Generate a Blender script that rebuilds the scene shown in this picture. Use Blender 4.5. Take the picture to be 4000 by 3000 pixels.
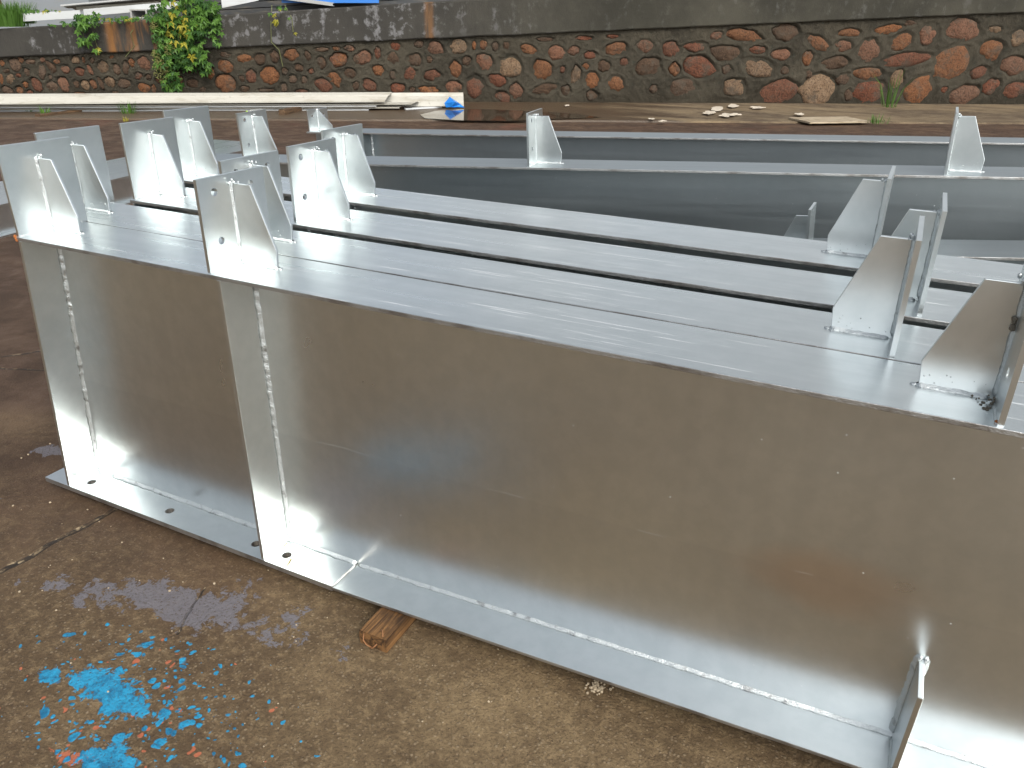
import bpy, bmesh, math, random
import numpy as np
from mathutils import Vector, Matrix, noise as mnoise
from mathutils.geometry import tessellate_polygon

for o in list(bpy.data.objects): bpy.data.objects.remove(o)
scene = bpy.context.scene
C = scene.collection
rnd = random.Random(7)
R = math.radians

# ------------------------------------------------------------------ camera
PITCH, ROLL, YAW, FPX = R(25.19), R(0.596), R(-26.548), 3045.3
CAMZ = 1.285
def cam_rows():
    cy, sy = math.cos(YAW), math.sin(YAW)
    Rz = Matrix(((cy, -sy, 0), (sy, cy, 0), (0, 0, 1)))
    B = Matrix(((1, 0, 0), (0, 0, -1), (0, 1, 0)))
    cp, sp = math.cos(PITCH), math.sin(PITCH)
    Rx = Matrix(((1, 0, 0), (0, cp, -sp), (0, sp, cp)))
    cr, sr = math.cos(ROLL), math.sin(ROLL)
    Rr = Matrix(((cr, -sr, 0), (sr, cr, 0), (0, 0, 1)))
    return Rr @ Rx @ B @ Rz
MC = cam_rows()
cam_d = bpy.data.cameras.new('camera')
cam = bpy.data.objects.new('camera', cam_d); C.objects.link(cam)
rt, dn, fw = Vector(MC[0]), Vector(MC[1]), Vector(MC[2])
mw = Matrix((rt, -dn, -fw)).transposed().to_4x4(); mw.translation = (0, 0, CAMZ)
cam.matrix_world = mw
cam_d.sensor_width = 36; cam_d.lens = FPX / 4000 * 36
cam_d.clip_start = 0.02; cam_d.clip_end = 400
scene.camera = cam
scene.render.resolution_x, scene.render.resolution_y = 1024, 768

# ------------------------------------------------------------------ sky, sun, exposure
CLOUD = 1.9                        # thin cloud is this much brighter than the clear sky behind it
SUN_EL, SUN_AZ = R(42), R(130)      # azimuth measured from +Y towards +X
w = bpy.data.worlds.new('World'); scene.world = w; w.use_nodes = True
wn, wl = w.node_tree.nodes, w.node_tree.links
bg = wn['Background']; bg.inputs['Strength'].default_value = 0.15
sky = wn.new('ShaderNodeTexSky'); sky.sky_type = 'NISHITA'; sky.sun_disc = False
sky.sun_elevation = SUN_EL; sky.sun_rotation = SUN_AZ
sky.air_density = 1.0; sky.dust_density = 4.0; sky.ozone_density = 1.0
# thin broken cloud over the blue
wtc = wn.new('ShaderNodeTexCoord'); wno = wn.new('ShaderNodeTexNoise'); wno.inputs['Scale'].default_value = 1.7; wno.inputs['Detail'].default_value = 5; wno.inputs['Distortion'].default_value = .4
wl.new(wtc.outputs['Generated'], wno.inputs['Vector'])
wmr = wn.new('ShaderNodeMapRange'); wmr.interpolation_type = 'SMOOTHSTEP'
for i_, v_ in enumerate((.34, .62, .35, .92)): wmr.inputs[1 + i_].default_value = v_
wl.new(wno.outputs['Fac'], wmr.inputs[0])
wmx = wn.new('ShaderNodeMix'); wmx.data_type = 'RGBA'
wl.new(wmr.outputs[0], wmx.inputs[0]); wl.new(sky.outputs[0], wmx.inputs[6])
wbw = wn.new('ShaderNodeRGBToBW'); wl.new(sky.outputs[0], wbw.inputs[0])
wcl = wn.new('ShaderNodeMix'); wcl.data_type = 'RGBA'; wcl.blend_type = 'MULTIPLY'; wcl.inputs[0].default_value = 1.0
wl.new(wbw.outputs[0], wcl.inputs[6]); wcl.inputs[7].default_value = (CLOUD * .965, CLOUD, CLOUD * 1.015, 1)
wl.new(wcl.outputs[2], wmx.inputs[7])
wl.new(wmx.outputs[2], bg.inputs['Color'])
sd = bpy.data.lights.new('sun', 'SUN'); sd.energy = 1.5; sd.angle = R(20); sd.color = (1.0, 0.93, 0.81)
sun = bpy.data.objects.new('sun', sd); C.objects.link(sun)
svec = Vector((math.sin(SUN_AZ) * math.cos(SUN_EL), math.cos(SUN_AZ) * math.cos(SUN_EL), math.sin(SUN_EL)))
sun.rotation_euler = svec.to_track_quat('Z', 'Y').to_euler(); sun.location = svec * 30
scene.view_settings.view_transform = 'Standard'
try: scene.view_settings.look = 'None'
except Exception: pass
scene.view_settings.exposure = 0.05; scene.view_settings.gamma = 1.0
scene.view_settings.use_curve_mapping = False
cyc = scene.cycles; cyc.max_bounces = 6; cyc.diffuse_bounces = 2; cyc.glossy_bounces = 5; cyc.transmission_bounces = 4; cyc.caustics_reflective = True
cyc.sample_clamp_indirect = 6.0; cyc.use_adaptive_sampling = True; cyc.adaptive_threshold = .02

# ------------------------------------------------------------------ helpers
def ray(px, py):
    v = Vector(((px - 2000) / FPX, (py - 1500) / FPX, 1.0))
    return MC.transposed() @ v
def at_z(px, py, z=0.0):
    d = ray(px, py); t = (z - CAMZ) / d.z
    return Vector((d.x * t, d.y * t, z))
WB = Vector((-6.745, 11.70, 0)); WU = Vector((0.867, 0.498, 0)).normalized(); WN = Vector((WU.y, -WU.x, 0))
def at_wall(px, py, off=0.0):
    d = ray(px, py); o = Vector((0, 0, CAMZ)); p0 = WB + WN * off
    t = (p0 - o).dot(WN) / d.dot(WN)
    return o + d * t
def wall_uv(px, py):
    P = at_wall(px, py); return (P - WB).dot(WU), P.z
def wp(u, v, off=0.0): return WB + WU * u + WN * off + Vector((0, 0, v))
def band_low(u): return 1.0 + 0.0485 * u
def band_top(u): return 1.525 + 0.0665 * u if u < 0 else 1.525 + 0.0485 * u

def tag(o, label=None, cat=None, group=None, kind=None):
    if label: o['label'] = label
    if cat: o['category'] = cat
    if group: o['group'] = group
    if kind: o['kind'] = kind
    return o
def empty(name, loc=(0, 0, 0), rz=0.0):
    o = bpy.data.objects.new(name, None); C.objects.link(o)
    o.empty_display_size = 0.1
    o.location = loc; o.rotation_euler = (0, 0, rz); return o
def mesh_obj(name, verts, faces, mat, parent=None, smooth=False, bevel=0.0):
    me = bpy.data.meshes.new(name)
    me.from_pydata([tuple(v) for v in verts], [], [tuple(f) for f in faces]); me.update()
    bm = bmesh.new(); bm.from_mesh(me)
    bmesh.ops.recalc_face_normals(bm, faces=bm.faces)
    bm.to_mesh(me); bm.free()
    if smooth:
        for p in me.polygons: p.use_smooth = True
    if mat: me.materials.append(mat)
    o = bpy.data.objects.new(name, me); C.objects.link(o)
    if parent: o.parent = parent
    if bevel:
        b = o.modifiers.new('bevel', 'BEVEL'); b.width = bevel; b.segments = 2
        b.limit_method = 'ANGLE'; b.angle_limit = R(50)
        for p in me.polygons: p.use_smooth = False
    return o
class MB:
    def __init__(s): s.v = []; s.f = []
    def add(s, vs, fs):
        n = len(s.v); s.v += [Vector(v) for v in vs]; s.f += [tuple(i + n for i in f) for f in fs]
    def box(s, a, b):
        (x0, y0, z0), (x1, y1, z1) = a, b
        s.add([(x0,y0,z0),(x1,y0,z0),(x1,y1,z0),(x0,y1,z0),(x0,y0,z1),(x1,y0,z1),(x1,y1,z1),(x0,y1,z1)],
              [(0,3,2,1),(4,5,6,7),(0,1,5,4),(1,2,6,5),(2,3,7,6),(3,0,4,7)])
    def hexa(s, vs):
        s.add(vs, [(0,3,2,1),(4,5,6,7),(0,1,5,4),(1,2,6,5),(2,3,7,6),(3,0,4,7)])
    def prism(s, loops, fn, t):
        # loops: outer polygon then holes, 2-D; fn(a,b,d) -> 3-D; thickness t
        flat = [p for l in loops for p in l]
        tris = tessellate_polygon([[Vector((p[0], p[1], 0)) for p in l] for l in loops])
        n = len(flat)
        vs = [fn(p[0], p[1], 0) for p in flat] + [fn(p[0], p[1], t) for p in flat]
        fs = [tuple(tr) for tr in tris] + [tuple(i + n for i in reversed(tr)) for tr in tris]
        k = 0
        for l in loops:
            m = len(l)
            for i in range(m):
                a, b = k + i, k + (i + 1) % m
                fs.append((a, b, b + n, a + n))
            k += m
        s.add(vs, fs)
    def tube(s, pts, rads, n=6):
        pts = [Vector(p) for p in pts]; rings = []
        for i, p in enumerate(pts):
            t = (pts[min(i + 1, len(pts) - 1)] - pts[max(i - 1, 0)]).normalized()
            a = t.cross(Vector((0, 0, 1)) if abs(t.z) < .9 else Vector((1, 0, 0))).normalized(); b = t.cross(a)
            r = rads[i] if isinstance(rads, (list, tuple)) else rads
            rings.append([p + (a * math.cos(6.2832 * k / n) + b * math.sin(6.2832 * k / n)) * r for k in range(n)])
        vs = [v for r in rings for v in r]; fs = []
        for i in range(len(rings) - 1):
            for k in range(n):
                fs.append((i*n+k, i*n+(k+1)%n, (i+1)*n+(k+1)%n, (i+1)*n+k))
        fs.append(tuple(range(n))); fs.append(tuple((len(rings)-1)*n + k for k in range(n)))
        s.add(vs, fs)
    def blob(s, p, r, sq=(1, 1, 1)):
        p = Vector(p); n = 6
        vs = [p + Vector((0, 0, r * sq[2]))]
        for j, zz in enumerate((.5, -.5)):
            for k in range(n):
                a = 6.2832 * (k + .5 * j) / n
                q = r * rnd.uniform(.8, 1.15)
                vs.append(p + Vector((math.cos(a) * q * .87 * sq[0], math.sin(a) * q * .87 * sq[1], zz * r * sq[2])))
        vs.append(p - Vector((0, 0, r * sq[2])))
        fs = [(0, 1 + k, 1 + (k + 1) % n) for k in range(n)]
        fs += [(1 + k, 7 + k, 1 + (k + 1) % n) for k in range(n)] + [(1 + (k + 1) % n, 7 + k, 7 + (k + 1) % n) for k in range(n)]
        fs += [(13, 7 + (k + 1) % n, 7 + k) for k in range(n)]
        s.add(vs, fs)
    def bead(s, p0, p1, n1, n2, size, step=0.006):
        # irregular fillet weld along p0-p1, legs along n1 and n2
        p0, p1, n1, n2 = Vector(p0), Vector(p1), Vector(n1), Vector(n2)
        L = (p1 - p0).length; n = max(3, int(L / step)); vs = []; fs = []
        ph = rnd.uniform(0, 100)
        for i in range(n + 1):
            t = i / n; p = p0.lerp(p1, t)
            w1 = size * (1 + .28 * mnoise.noise((ph + i * .35, 0, 0)) + .22 * mnoise.noise((ph + i * .11, 5, 0)) + (.10 if step < .009 else .08) * rnd.uniform(-1, 1))
            w2 = size * (1 + .28 * mnoise.noise((ph + i * .35, 9, 0)) + .22 * mnoise.noise((ph + i * .11, 3, 0)) + (.10 if step < .009 else .08) * rnd.uniform(-1, 1))
            bu = .40 + .10 * mnoise.noise((ph + i * .7, 2, 7)) + .05 * rnd.uniform(-1, 1)
            if i in (0, n): w1 *= .5; w2 *= .5
            vs += [p - (n1 + n2) * .001, p + n1 * w1, p + n1 * w1 * (bu + .22) + n2 * w2 * (bu - .02), p + n1 * w1 * (bu - .02) + n2 * w2 * (bu + .22), p + n2 * w2]
        for i in range(n):
            for k in range(4):
                fs.append((i*5+k, i*5+k+1, i*5+5+k+1, i*5+5+k))
        fs.append((0, 1, 2, 3, 4)); fs.append(tuple(n*5 + k for k in range(5)))
        s.add(vs, fs)
    def build(s, name, mat, parent=None, smooth=False, bevel=0.0):
        return mesh_obj(name, s.v, s.f, mat, parent, smooth, bevel)

# ------------------------------------------------------------------ node helpers
class NT:
    def __init__(s, name):
        s.m = bpy.data.materials.new(name); s.m.use_nodes = True
        s.n = s.m.node_tree.nodes; s.l = s.m.node_tree.links
        s.b = s.n['Principled BSDF']; s.out = s.n['Material Output']
        tc = s.n.new('ShaderNodeTexCoord'); s.obj = tc.outputs['Object']; s.gen = tc.outputs['Generated']
        s.geo = s.n.new('ShaderNodeNewGeometry').outputs['Position']
    def lk(s, a, b): s.l.new(a, b)
    def inp(s, sock, v):
        if hasattr(v, 'is_output') or isinstance(v, bpy.types.NodeSocket): s.l.new(v, sock)
        elif isinstance(v, (tuple, list)) and sock.type == 'RGBA' and len(v) == 3: sock.default_value = (*v, 1)
        else: sock.default_value = v
    def map(s, vec, scale=(1, 1, 1), loc=(0, 0, 0), rot=(0, 0, 0)):
        k = s.n.new('ShaderNodeMapping'); s.lk(vec, k.inputs[0])
        k.inputs['Location'].default_value = loc; k.inputs['Rotation'].default_value = rot; k.inputs['Scale'].default_value = scale
        return k.outputs[0]
    def noise(s, vec, scale, detail=4, rough=.55, dist=0.0):
        k = s.n.new('ShaderNodeTexNoise'); s.lk(vec, k.inputs['Vector'])
        k.inputs['Scale'].default_value = scale; k.inputs['Detail'].default_value = detail
        k.inputs['Roughness'].default_value = rough; k.inputs['Distortion'].default_value = dist
        return k.outputs['Fac']
    def noisec(s, vec, scale, detail=2):
        k = s.n.new('ShaderNodeTexNoise'); s.lk(vec, k.inputs['Vector'])
        k.inputs['Scale'].default_value = scale; k.inputs['Detail'].default_value = detail
        return k.outputs['Color']
    def vor(s, vec, scale, feat='F1', rand=1.0):
        k = s.n.new('ShaderNodeTexVoronoi'); s.lk(vec, k.inputs['Vector']); k.feature = feat
        k.inputs['Scale'].default_value = scale; k.inputs['Randomness'].default_value = rand
        return k.outputs
    def math(s, op, a, b=0.0, c=0.0, clamp=False):
        k = s.n.new('ShaderNodeMath'); k.operation = op; k.use_clamp = clamp
        s.inp(k.inputs[0], a); s.inp(k.inputs[1], b); s.inp(k.inputs[2], c); return k.outputs[0]
    def ramp(s, fac, lo, hi, a=0.0, b=1.0, smooth=True):
        k = s.n.new('ShaderNodeMapRange'); k.interpolation_type = 'SMOOTHSTEP' if smooth else 'LINEAR'
        s.inp(k.inputs[0], fac); s.inp(k.inputs[1], lo); s.inp(k.inputs[2], hi); s.inp(k.inputs[3], a); s.inp(k.inputs[4], b)
        return k.outputs[0]
    def mix(s, fac, a, b, mode='MIX'):
        k = s.n.new('ShaderNodeMix'); k.data_type = 'RGBA'; k.blend_type = mode
        s.inp(k.inputs[0], fac); s.inp(k.inputs[6], a); s.inp(k.inputs[7], b); return k.outputs[2]
    def sep(s, vec):
        k = s.n.new('ShaderNodeSeparateXYZ'); s.lk(vec, k.inputs[0]); return k.outputs
    def vadd(s, a, b, op='ADD'):
        k = s.n.new('ShaderNodeVectorMath'); k.operation = op; s.inp(k.inputs[0], a); s.inp(k.inputs[1], b); return k.outputs[0]
    def vscale(s, a, f):
        k = s.n.new('ShaderNodeVectorMath'); k.operation = 'SCALE'; s.inp(k.inputs[0], a); k.inputs['Scale'].default_value = f; return k.outputs[0]
    def rand(s): return s.n.new('ShaderNodeObjectInfo').outputs['Random']
    def bump(s, h, strength=.3, dist=.01, prev=None):
        k = s.n.new('ShaderNodeBump'); k.inputs['Strength'].default_value = strength; k.inputs['Distance'].default_value = dist
        s.inp(k.inputs['Height'], h)
        if prev is not None: s.lk(prev, k.inputs['Normal'])
        return k.outputs[0]
    def set(s, color=None, rough=None, metal=None, normal=None, spec=None):
        if color is not None: s.inp(s.b.inputs['Base Color'], color)
        if rough is not None: s.inp(s.b.inputs['Roughness'], rough)
        if metal is not None: s.inp(s.b.inputs['Metallic'], metal)
        if normal is not None: s.lk(normal, s.b.inputs['Normal'])
        if spec is not None: s.inp(s.b.inputs['Specular IOR Level'], spec)
        return s.m

# ------------------------------------------------------------------ materials
M = {}
def steel(name, streak_axis, rbase=.30, line=False, dull=False, lines=.0):
    t = NT(name); v = t.obj
    st = {'x': (1.2, 34, 34), 'z': (26, 26, 1.1), 'n': (7, 7, 7)}[streak_axis]
    s1 = t.noise(t.map(v, st), 1.0, 5 if streak_axis == 'x' else 1.5, .5)
    s2 = t.noise(t.map(v, tuple(k * 3.2 for k in st)), 1.0, 3, .6)
    cloud = t.noise(v, 2.6, 4, .6, .4)
    mott = t.noise(v, 22, 3, .6)
    rg = t.math('ADD', rbase - .07, t.math('MULTIPLY', cloud, .07))
    rg = t.math('ADD', rg, t.math('MULTIPLY', s1, .18 if streak_axis == 'x' else .0))
    rg = t.math('ADD', rg, -.05 if streak_axis == 'x' else .05)
    rg = t.math('ADD', rg, .025)
    # thin pale drip lines and white oxide specks
    ln = t.ramp(s2, .60, .70)
    sp = t.vor(v, 55)
    spk = t.math('MULTIPLY', t.ramp(sp['Distance'], .10, .05), t.ramp(t.sep(sp['Color'])[0], .90, .93))
    scr_v = t.map(v, (3, 60, 60), rot=(0, .5, .6))
    scr = t.math('MULTIPLY', t.ramp(t.noise(scr_v, 1.6, 2), .70, .76), t.ramp(t.noise(v, 1.4, 2), .48, .62))
    ox = t.math('MAXIMUM', t.math('MULTIPLY', ln, lines), t.math('MULTIPLY', spk, .6)); ox = t.math('MAXIMUM', ox, t.math('MULTIPLY', scr, .04))
    col = t.mix(t.ramp(mott, .3, .7), (.735, .772, .772), (.795, .825, .825))
    col = t.mix(t.math('MULTIPLY', t.ramp(s1, .30, .72), .5 if streak_axis == 'x' else .25), col, (.68, .71, .71))
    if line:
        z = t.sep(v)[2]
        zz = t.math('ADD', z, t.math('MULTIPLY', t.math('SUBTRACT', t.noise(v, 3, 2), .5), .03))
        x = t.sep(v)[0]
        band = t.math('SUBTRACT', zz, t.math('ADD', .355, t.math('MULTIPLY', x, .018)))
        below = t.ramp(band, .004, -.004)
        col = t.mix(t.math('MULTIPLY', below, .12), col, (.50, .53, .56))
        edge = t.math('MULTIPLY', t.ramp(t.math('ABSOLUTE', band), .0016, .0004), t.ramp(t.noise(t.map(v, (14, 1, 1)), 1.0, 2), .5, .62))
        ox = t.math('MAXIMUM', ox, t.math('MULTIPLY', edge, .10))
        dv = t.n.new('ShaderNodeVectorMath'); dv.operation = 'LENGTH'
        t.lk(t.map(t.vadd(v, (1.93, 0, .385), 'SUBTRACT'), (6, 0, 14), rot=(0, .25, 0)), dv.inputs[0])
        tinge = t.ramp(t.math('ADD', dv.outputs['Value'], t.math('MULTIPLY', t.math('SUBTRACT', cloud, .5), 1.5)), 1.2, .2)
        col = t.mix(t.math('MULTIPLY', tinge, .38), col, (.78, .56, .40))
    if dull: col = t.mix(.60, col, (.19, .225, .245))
    col = t.mix(ox, col, (.86, .87, .88))
    met = t.math('SUBTRACT', 1.0, t.math('MULTIPLY', ox, .75))
    rg = t.math('ADD', rg, t.math('MULTIPLY', ox, .2))
    n2 = t.bump(t.noise(v, 4, 2), .10, .006)
    if streak_axis == 'n': n2 = t.bump(mott, .05, .002, n2)
    return t.set(col, rg, met, n2)
M['flange'] = steel('galvanised_flange', 'x', .27, lines=.50)
M['lowflange'] = steel('galvanised_lower_flange', 'n', .28)
M['web'] = steel('galvanised_web', 'z', .245)
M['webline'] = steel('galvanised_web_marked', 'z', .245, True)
M['plate'] = steel('galvanised_plate', 'n', .27)
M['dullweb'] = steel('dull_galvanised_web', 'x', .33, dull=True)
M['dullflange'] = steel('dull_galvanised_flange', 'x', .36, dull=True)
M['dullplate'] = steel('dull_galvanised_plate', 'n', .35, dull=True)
def weldmat():
    t = NT('zinc_coated_weld'); v = t.obj
    nz = t.noise(v, 260, 3, .6); n2 = t.noise(v, 40, 3)
    col = t.mix(t.ramp(n2, .55, .70), (.60, .63, .63), (.36, .37, .37))
    return t.set(col, t.ramp(nz, .3, .7, .30, .50), 1.0, t.bump(nz, .5, .003))
M['weld'] = weldmat()
def rawedge():
    t = NT('rough_cut_edge'); v = t.obj
    nz = t.noise(t.map(v, (1, 1, 1)), 160, 3, .7); n2 = t.noise(v, 14, 3)
    col = t.mix(t.ramp(n2, .45, .7), (.50, .50, .49), (.30, .28, .26))
    return t.set(col, .42, .95, t.bump(nz, .6, .002))
M['edge'] = rawedge()
def dark_spatter():
    t = NT('burnt_weld_slag'); nz = t.noise(t.obj, 200, 3)
    return t.set(t.mix(nz, (.07, .065, .05), (.20, .17, .13)), .8, 0.0, t.bump(nz, .6, .003))
M['slag'] = dark_spatter()

def ground_mat():
    t = NT('stained_yard_concrete'); v = t.geo
    big = t.noise(v, .95, 5, .62, .6); mid = t.noise(v, 3.2, 5, .65, .3); sml = t.noise(v, 38, 5, .75)
    fine = t.noise(v, 150, 3, .8); grit = t.vor(v, 120)
    x, y, z = t.sep(v)
    col = t.mix(t.ramp(mid, .30, .72), (.092, .060, .030), (.190, .132, .070))
    col = t.mix(t.ramp(big, .40, .66), col, t.mix(mid, (.055, .034, .017), (.112, .070, .036)))
    col = t.mix(t.math('MULTIPLY', t.ramp(sml, .46, .68), .40), col, (.31, .22, .12))
    col = t.mix(t.math('MULTIPLY', t.ramp(sml, .50, .30), .42), col, (.052, .030, .015))
    # exposed sand grains
    gcol = t.sep(grit['Color'])
    gm = t.math('MULTIPLY', t.ramp(grit['Distance'], .42, .30), t.ramp(gcol[0], .35, .60))
    col = t.mix(t.math('MULTIPLY', gm, .32), col, t.mix(gcol[1], (.15, .09, .045), (.42, .33, .22)))
    col = t.mix(t.math('MULTIPLY', t.ramp(fine, .52, .34), .55), col, (.032, .020, .012))
    # darker yard: damp and rust further back, beam shade painted in at left
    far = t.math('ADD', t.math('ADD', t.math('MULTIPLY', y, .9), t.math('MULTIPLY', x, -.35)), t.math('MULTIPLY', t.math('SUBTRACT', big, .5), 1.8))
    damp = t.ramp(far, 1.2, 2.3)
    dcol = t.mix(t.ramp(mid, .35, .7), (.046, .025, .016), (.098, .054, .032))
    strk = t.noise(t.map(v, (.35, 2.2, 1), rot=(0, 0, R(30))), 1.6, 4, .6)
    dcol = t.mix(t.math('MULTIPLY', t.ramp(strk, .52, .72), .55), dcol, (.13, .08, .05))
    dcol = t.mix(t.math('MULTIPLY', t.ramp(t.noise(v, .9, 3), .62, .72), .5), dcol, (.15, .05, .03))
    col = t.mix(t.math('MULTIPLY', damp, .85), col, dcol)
    # ---- dried paint
    wob = t.vadd(v, t.vscale(t.vadd(t.noisec(v, 16), (.5, .5, .5), 'SUBTRACT'), .05))
    def gauss(cx, cy, rx, ry, rot, amp=1.0):
        q = t.map(t.vadd(v, (cx, cy, 0), 'SUBTRACT'), (1 / rx, 1 / ry, 0), rot=(0, 0, 0))
        k = t.n.new('ShaderNodeVectorRotate'); k.rotation_type = 'Z_AXIS'
        t.lk(t.vadd(v, (cx, cy, 0), 'SUBTRACT'), k.inputs['Vector']); k.inputs['Angle'].default_value = -rot
        q = t.map(k.outputs[0], (1 / rx, 1 / ry, 0))
        ln = t.n.new('ShaderNodeVectorMath'); ln.operation = 'LENGTH'; t.lk(q, ln.inputs[0])
        d2 = t.math('MULTIPLY', ln.outputs['Value'], ln.outputs['Value'])
        return t.math('MULTIPLY', t.math('EXPONENT', t.math('MULTIPLY', d2, -1.0)), amp)
    def chips(scale, dens, lo, hi, seed):
        vv = t.vor(t.vadd(wob, (seed, seed * .7, 0)), scale)
        c = t.sep(vv['Color'])
        rad = t.math('MULTIPLY', c[1], .42)
        inside = t.ramp(t.math('SUBTRACT', rad, vv['Distance']), -.04, .04)
        on = t.math('GREATER_THAN', dens, t.math('ADD', lo, t.math('MULTIPLY', c[0], hi - lo)))
        return t.math('MULTIPLY', inside, on)
    patch = t.noise(wob, 34, 5, .72)
    blue_d = t.math('ADD', gauss(-1.285, .700, .150, .052, R(-4), 1.12), gauss(-1.135, .575, .085, .055, 0, 1.15))
    blue_d = t.math('ADD', blue_d, gauss(-1.44, .665, .04, .025, 0, .9))
    wide = t.math('ADD', gauss(-1.19, .70, .30, .17, R(-5), 1.15), gauss(-.85, .66, .45, .25, 0, .18))
    solid = t.ramp(t.math('ADD', blue_d, t.math('MULTIPLY', t.math('SUBTRACT', patch, .5), 1.9)), .66, .76)
    bl = t.math('MAXIMUM', solid, chips(26, wide, .40, 1.30, 3.1))
    bl = t.math('MAXIMUM', bl, t.math('MAXIMUM', chips(48, wide, .25, 1.35, 12.7), chips(80, wide, .2, 1.6, 8.3)))
    bl = t.math('MULTIPLY', bl, t.ramp(fine, .30, .46, .15, 1.0))
    grey_d = t.math('ADD', gauss(-1.58, .905, .26, .06, R(16), .86), gauss(-1.34, .99, .28, .11, R(20), .80))
    grey_d = t.math('ADD', grey_d, gauss(-1.05, 1.0, .28, .09, R(10), .74))
    grey_d = t.math('ADD', grey_d, t.math('ADD', gauss(-2.42, 1.10, .10, .05, R(30), .95), gauss(-2.30, 1.30, .09, .04, R(30), 1.2)))
    gr = t.ramp(t.math('ADD', grey_d, t.math('MULTIPLY', t.math('SUBTRACT', t.noise(wob, 9, 6, .74), .5), 5.2)), 1.0, 1.10)
    gr = t.math('MULTIPLY', gr, t.ramp(fine, .32, .48, .1, 1.0))
    col = t.mix(t.math('MULTIPLY', gr, .9), col, t.mix(patch, (.105, .098, .112), (.175, .163, .180)))
    near = t.ramp(t.math('ADD', y, t.math('MULTIPLY', x, -.1)), 1.7, 1.2)
    orr = t.math('MULTIPLY', chips(58, t.math('ADD', wide, .14), .30, 4.2, 21.0), near)
    orr = t.math('MAXIMUM', orr, t.math('MULTIPLY', t.ramp(t.math('ADD', gauss(-1.20, .56, .09, .03, R(20), 1.0), t.math('MULTIPLY', t.math('SUBTRACT', patch, .5), 2.2)), .75, .85), .9))
    col = t.mix(t.math('MULTIPLY', orr, .85), col, (.42, .12, .06))
    col = t.mix(t.math('MULTIPLY', t.ramp(t.math('ADD', gauss(-.95, .60, .16, .06, 0, 1.0), t.math('MULTIPLY', t.math('SUBTRACT', mid, .5), 1.6)), .4, .9), .8), col, (.04, .036, .032))
    col = t.mix(bl, col, t.mix(t.ramp(patch, .35, .6), (.008, .115, .23), (.02, .27, .47)))
    # ---- cracks and a slab joint, full of dirt
    def seg(ax, ay, bx, by, wd):
        dx, dy = bx - ax, by - ay; L = math.hypot(dx, dy)
        wv = t.vadd(v, t.vscale(t.vadd(t.noisec(v, 9, 4), (.5, .5, .5), 'SUBTRACT'), .045))
        X, Y, Z = t.sep(wv)
        s_ = t.math('ADD', t.math('MULTIPLY', t.math('SUBTRACT', X, ax), dx / L), t.math('MULTIPLY', t.math('SUBTRACT', Y, ay), dy / L))
        p_ = t.math('ABSOLUTE', t.math('ADD', t.math('MULTIPLY', t.math('SUBTRACT', X, ax), -dy / L), t.math('MULTIPLY', t.math('SUBTRACT', Y, ay), dx / L)))
        rg_ = t.math('MULTIPLY', t.math('GREATER_THAN', s_, 0.0), t.math('LESS_THAN', s_, L))
        return t.math('MULTIPLY', t.ramp(p_, wd, wd * .4), rg_)
    cr = seg(-1.88, .55, -1.84, 1.30, .013)
    for a in ((-3.35, 1.45, -3.08, 1.86, .010), (-3.22, 1.58, -2.6, 1.80, .009), (-3.0, 2.3, -2.3, 2.6, .007), (-1.286, .884, -1.366, 1.032, .0035), (-6, 3.0, -2.2, 4.6, .015), (-9, 5.5, 2, 10.5, .02), (-12, 5.2, -7.2, 7.8, .02)):
        cr = t.math('MAXIMUM', cr, seg(*a))
    col = t.mix(t.math('MULTIPLY', cr, t.ramp(t.noise(v, 20, 3), .40, .60, .95, .35)), col, t.mix(t.ramp(t.noise(v, 45, 3), .50, .62), (.022, .016, .012), (.34, .26, .16)))
    paint = t.math('MAXIMUM', bl, gr)
    rg = t.math('SUBTRACT', .82, t.math('MULTIPLY', t.math('MULTIPLY', damp, t.ramp(mid, .35, .65)), .34))
    rg = t.math('SUBTRACT', rg, t.math('MULTIPLY', paint, .18))
    h = t.math('ADD', t.math('MULTIPLY', fine, .6), t.math('MULTIPLY', sml, 1.0))
    h = t.math('ADD', h, t.math('MULTIPLY', gm, .35)); h = t.math('SUBTRACT', h, t.math('MULTIPLY', cr, 2.5)); h = t.math('ADD', h, t.math('MULTIPLY', paint, .25))
    nrm = t.bump(h, .75, .006)
    return t.set(col, rg, 0.0, nrm, .35)
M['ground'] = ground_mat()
def apron_mat():
    t = NT('sandy_wall_apron'); v = t.geo
    a = t.noise(t.map(v, (.5, 1.4, 1), rot=(0, 0, R(30))), 1.2, 5, .6, .5); b = t.noise(v, 6, 5, .7); c = t.noise(v, 60, 3)
    col = t.mix(t.ramp(a, .35, .65), (.075, .050, .030), (.215, .155, .088))
    col = t.mix(t.math('MULTIPLY', t.ramp(b, .4, .7), .5), col, (.26, .20, .125))
    col = t.mix(t.math('MULTIPLY', t.ramp(c, .5, .3), .4), col, (.08, .06, .04))
    x, y, z = t.sep(v)
    wet = t.ramp(t.math('ADD', t.math('ADD', t.math('MULTIPLY', x, .867), t.math('MULTIPLY', y, .498)), t.math('MULTIPLY', t.math('SUBTRACT', a, .5), 4)), 3.6, 2.0)
    col = t.mix(t.math('MULTIPLY', wet, .8), col, (.070, .045, .028))
    return t.set(col, t.math('SUBTRACT', .8, t.math('MULTIPLY', wet, .45)), 0.0, t.bump(t.math('ADD', b, c), .5, .02), .4)
M['apron'] = apron_mat()
def water_mat():
    t = NT('shallow_puddle'); return t.set((.055, .035, .022), .06, 0.0, t.bump(t.noise(t.obj, 4, 2), .02, .01), .5)
M['puddle'] = water_mat()
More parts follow.
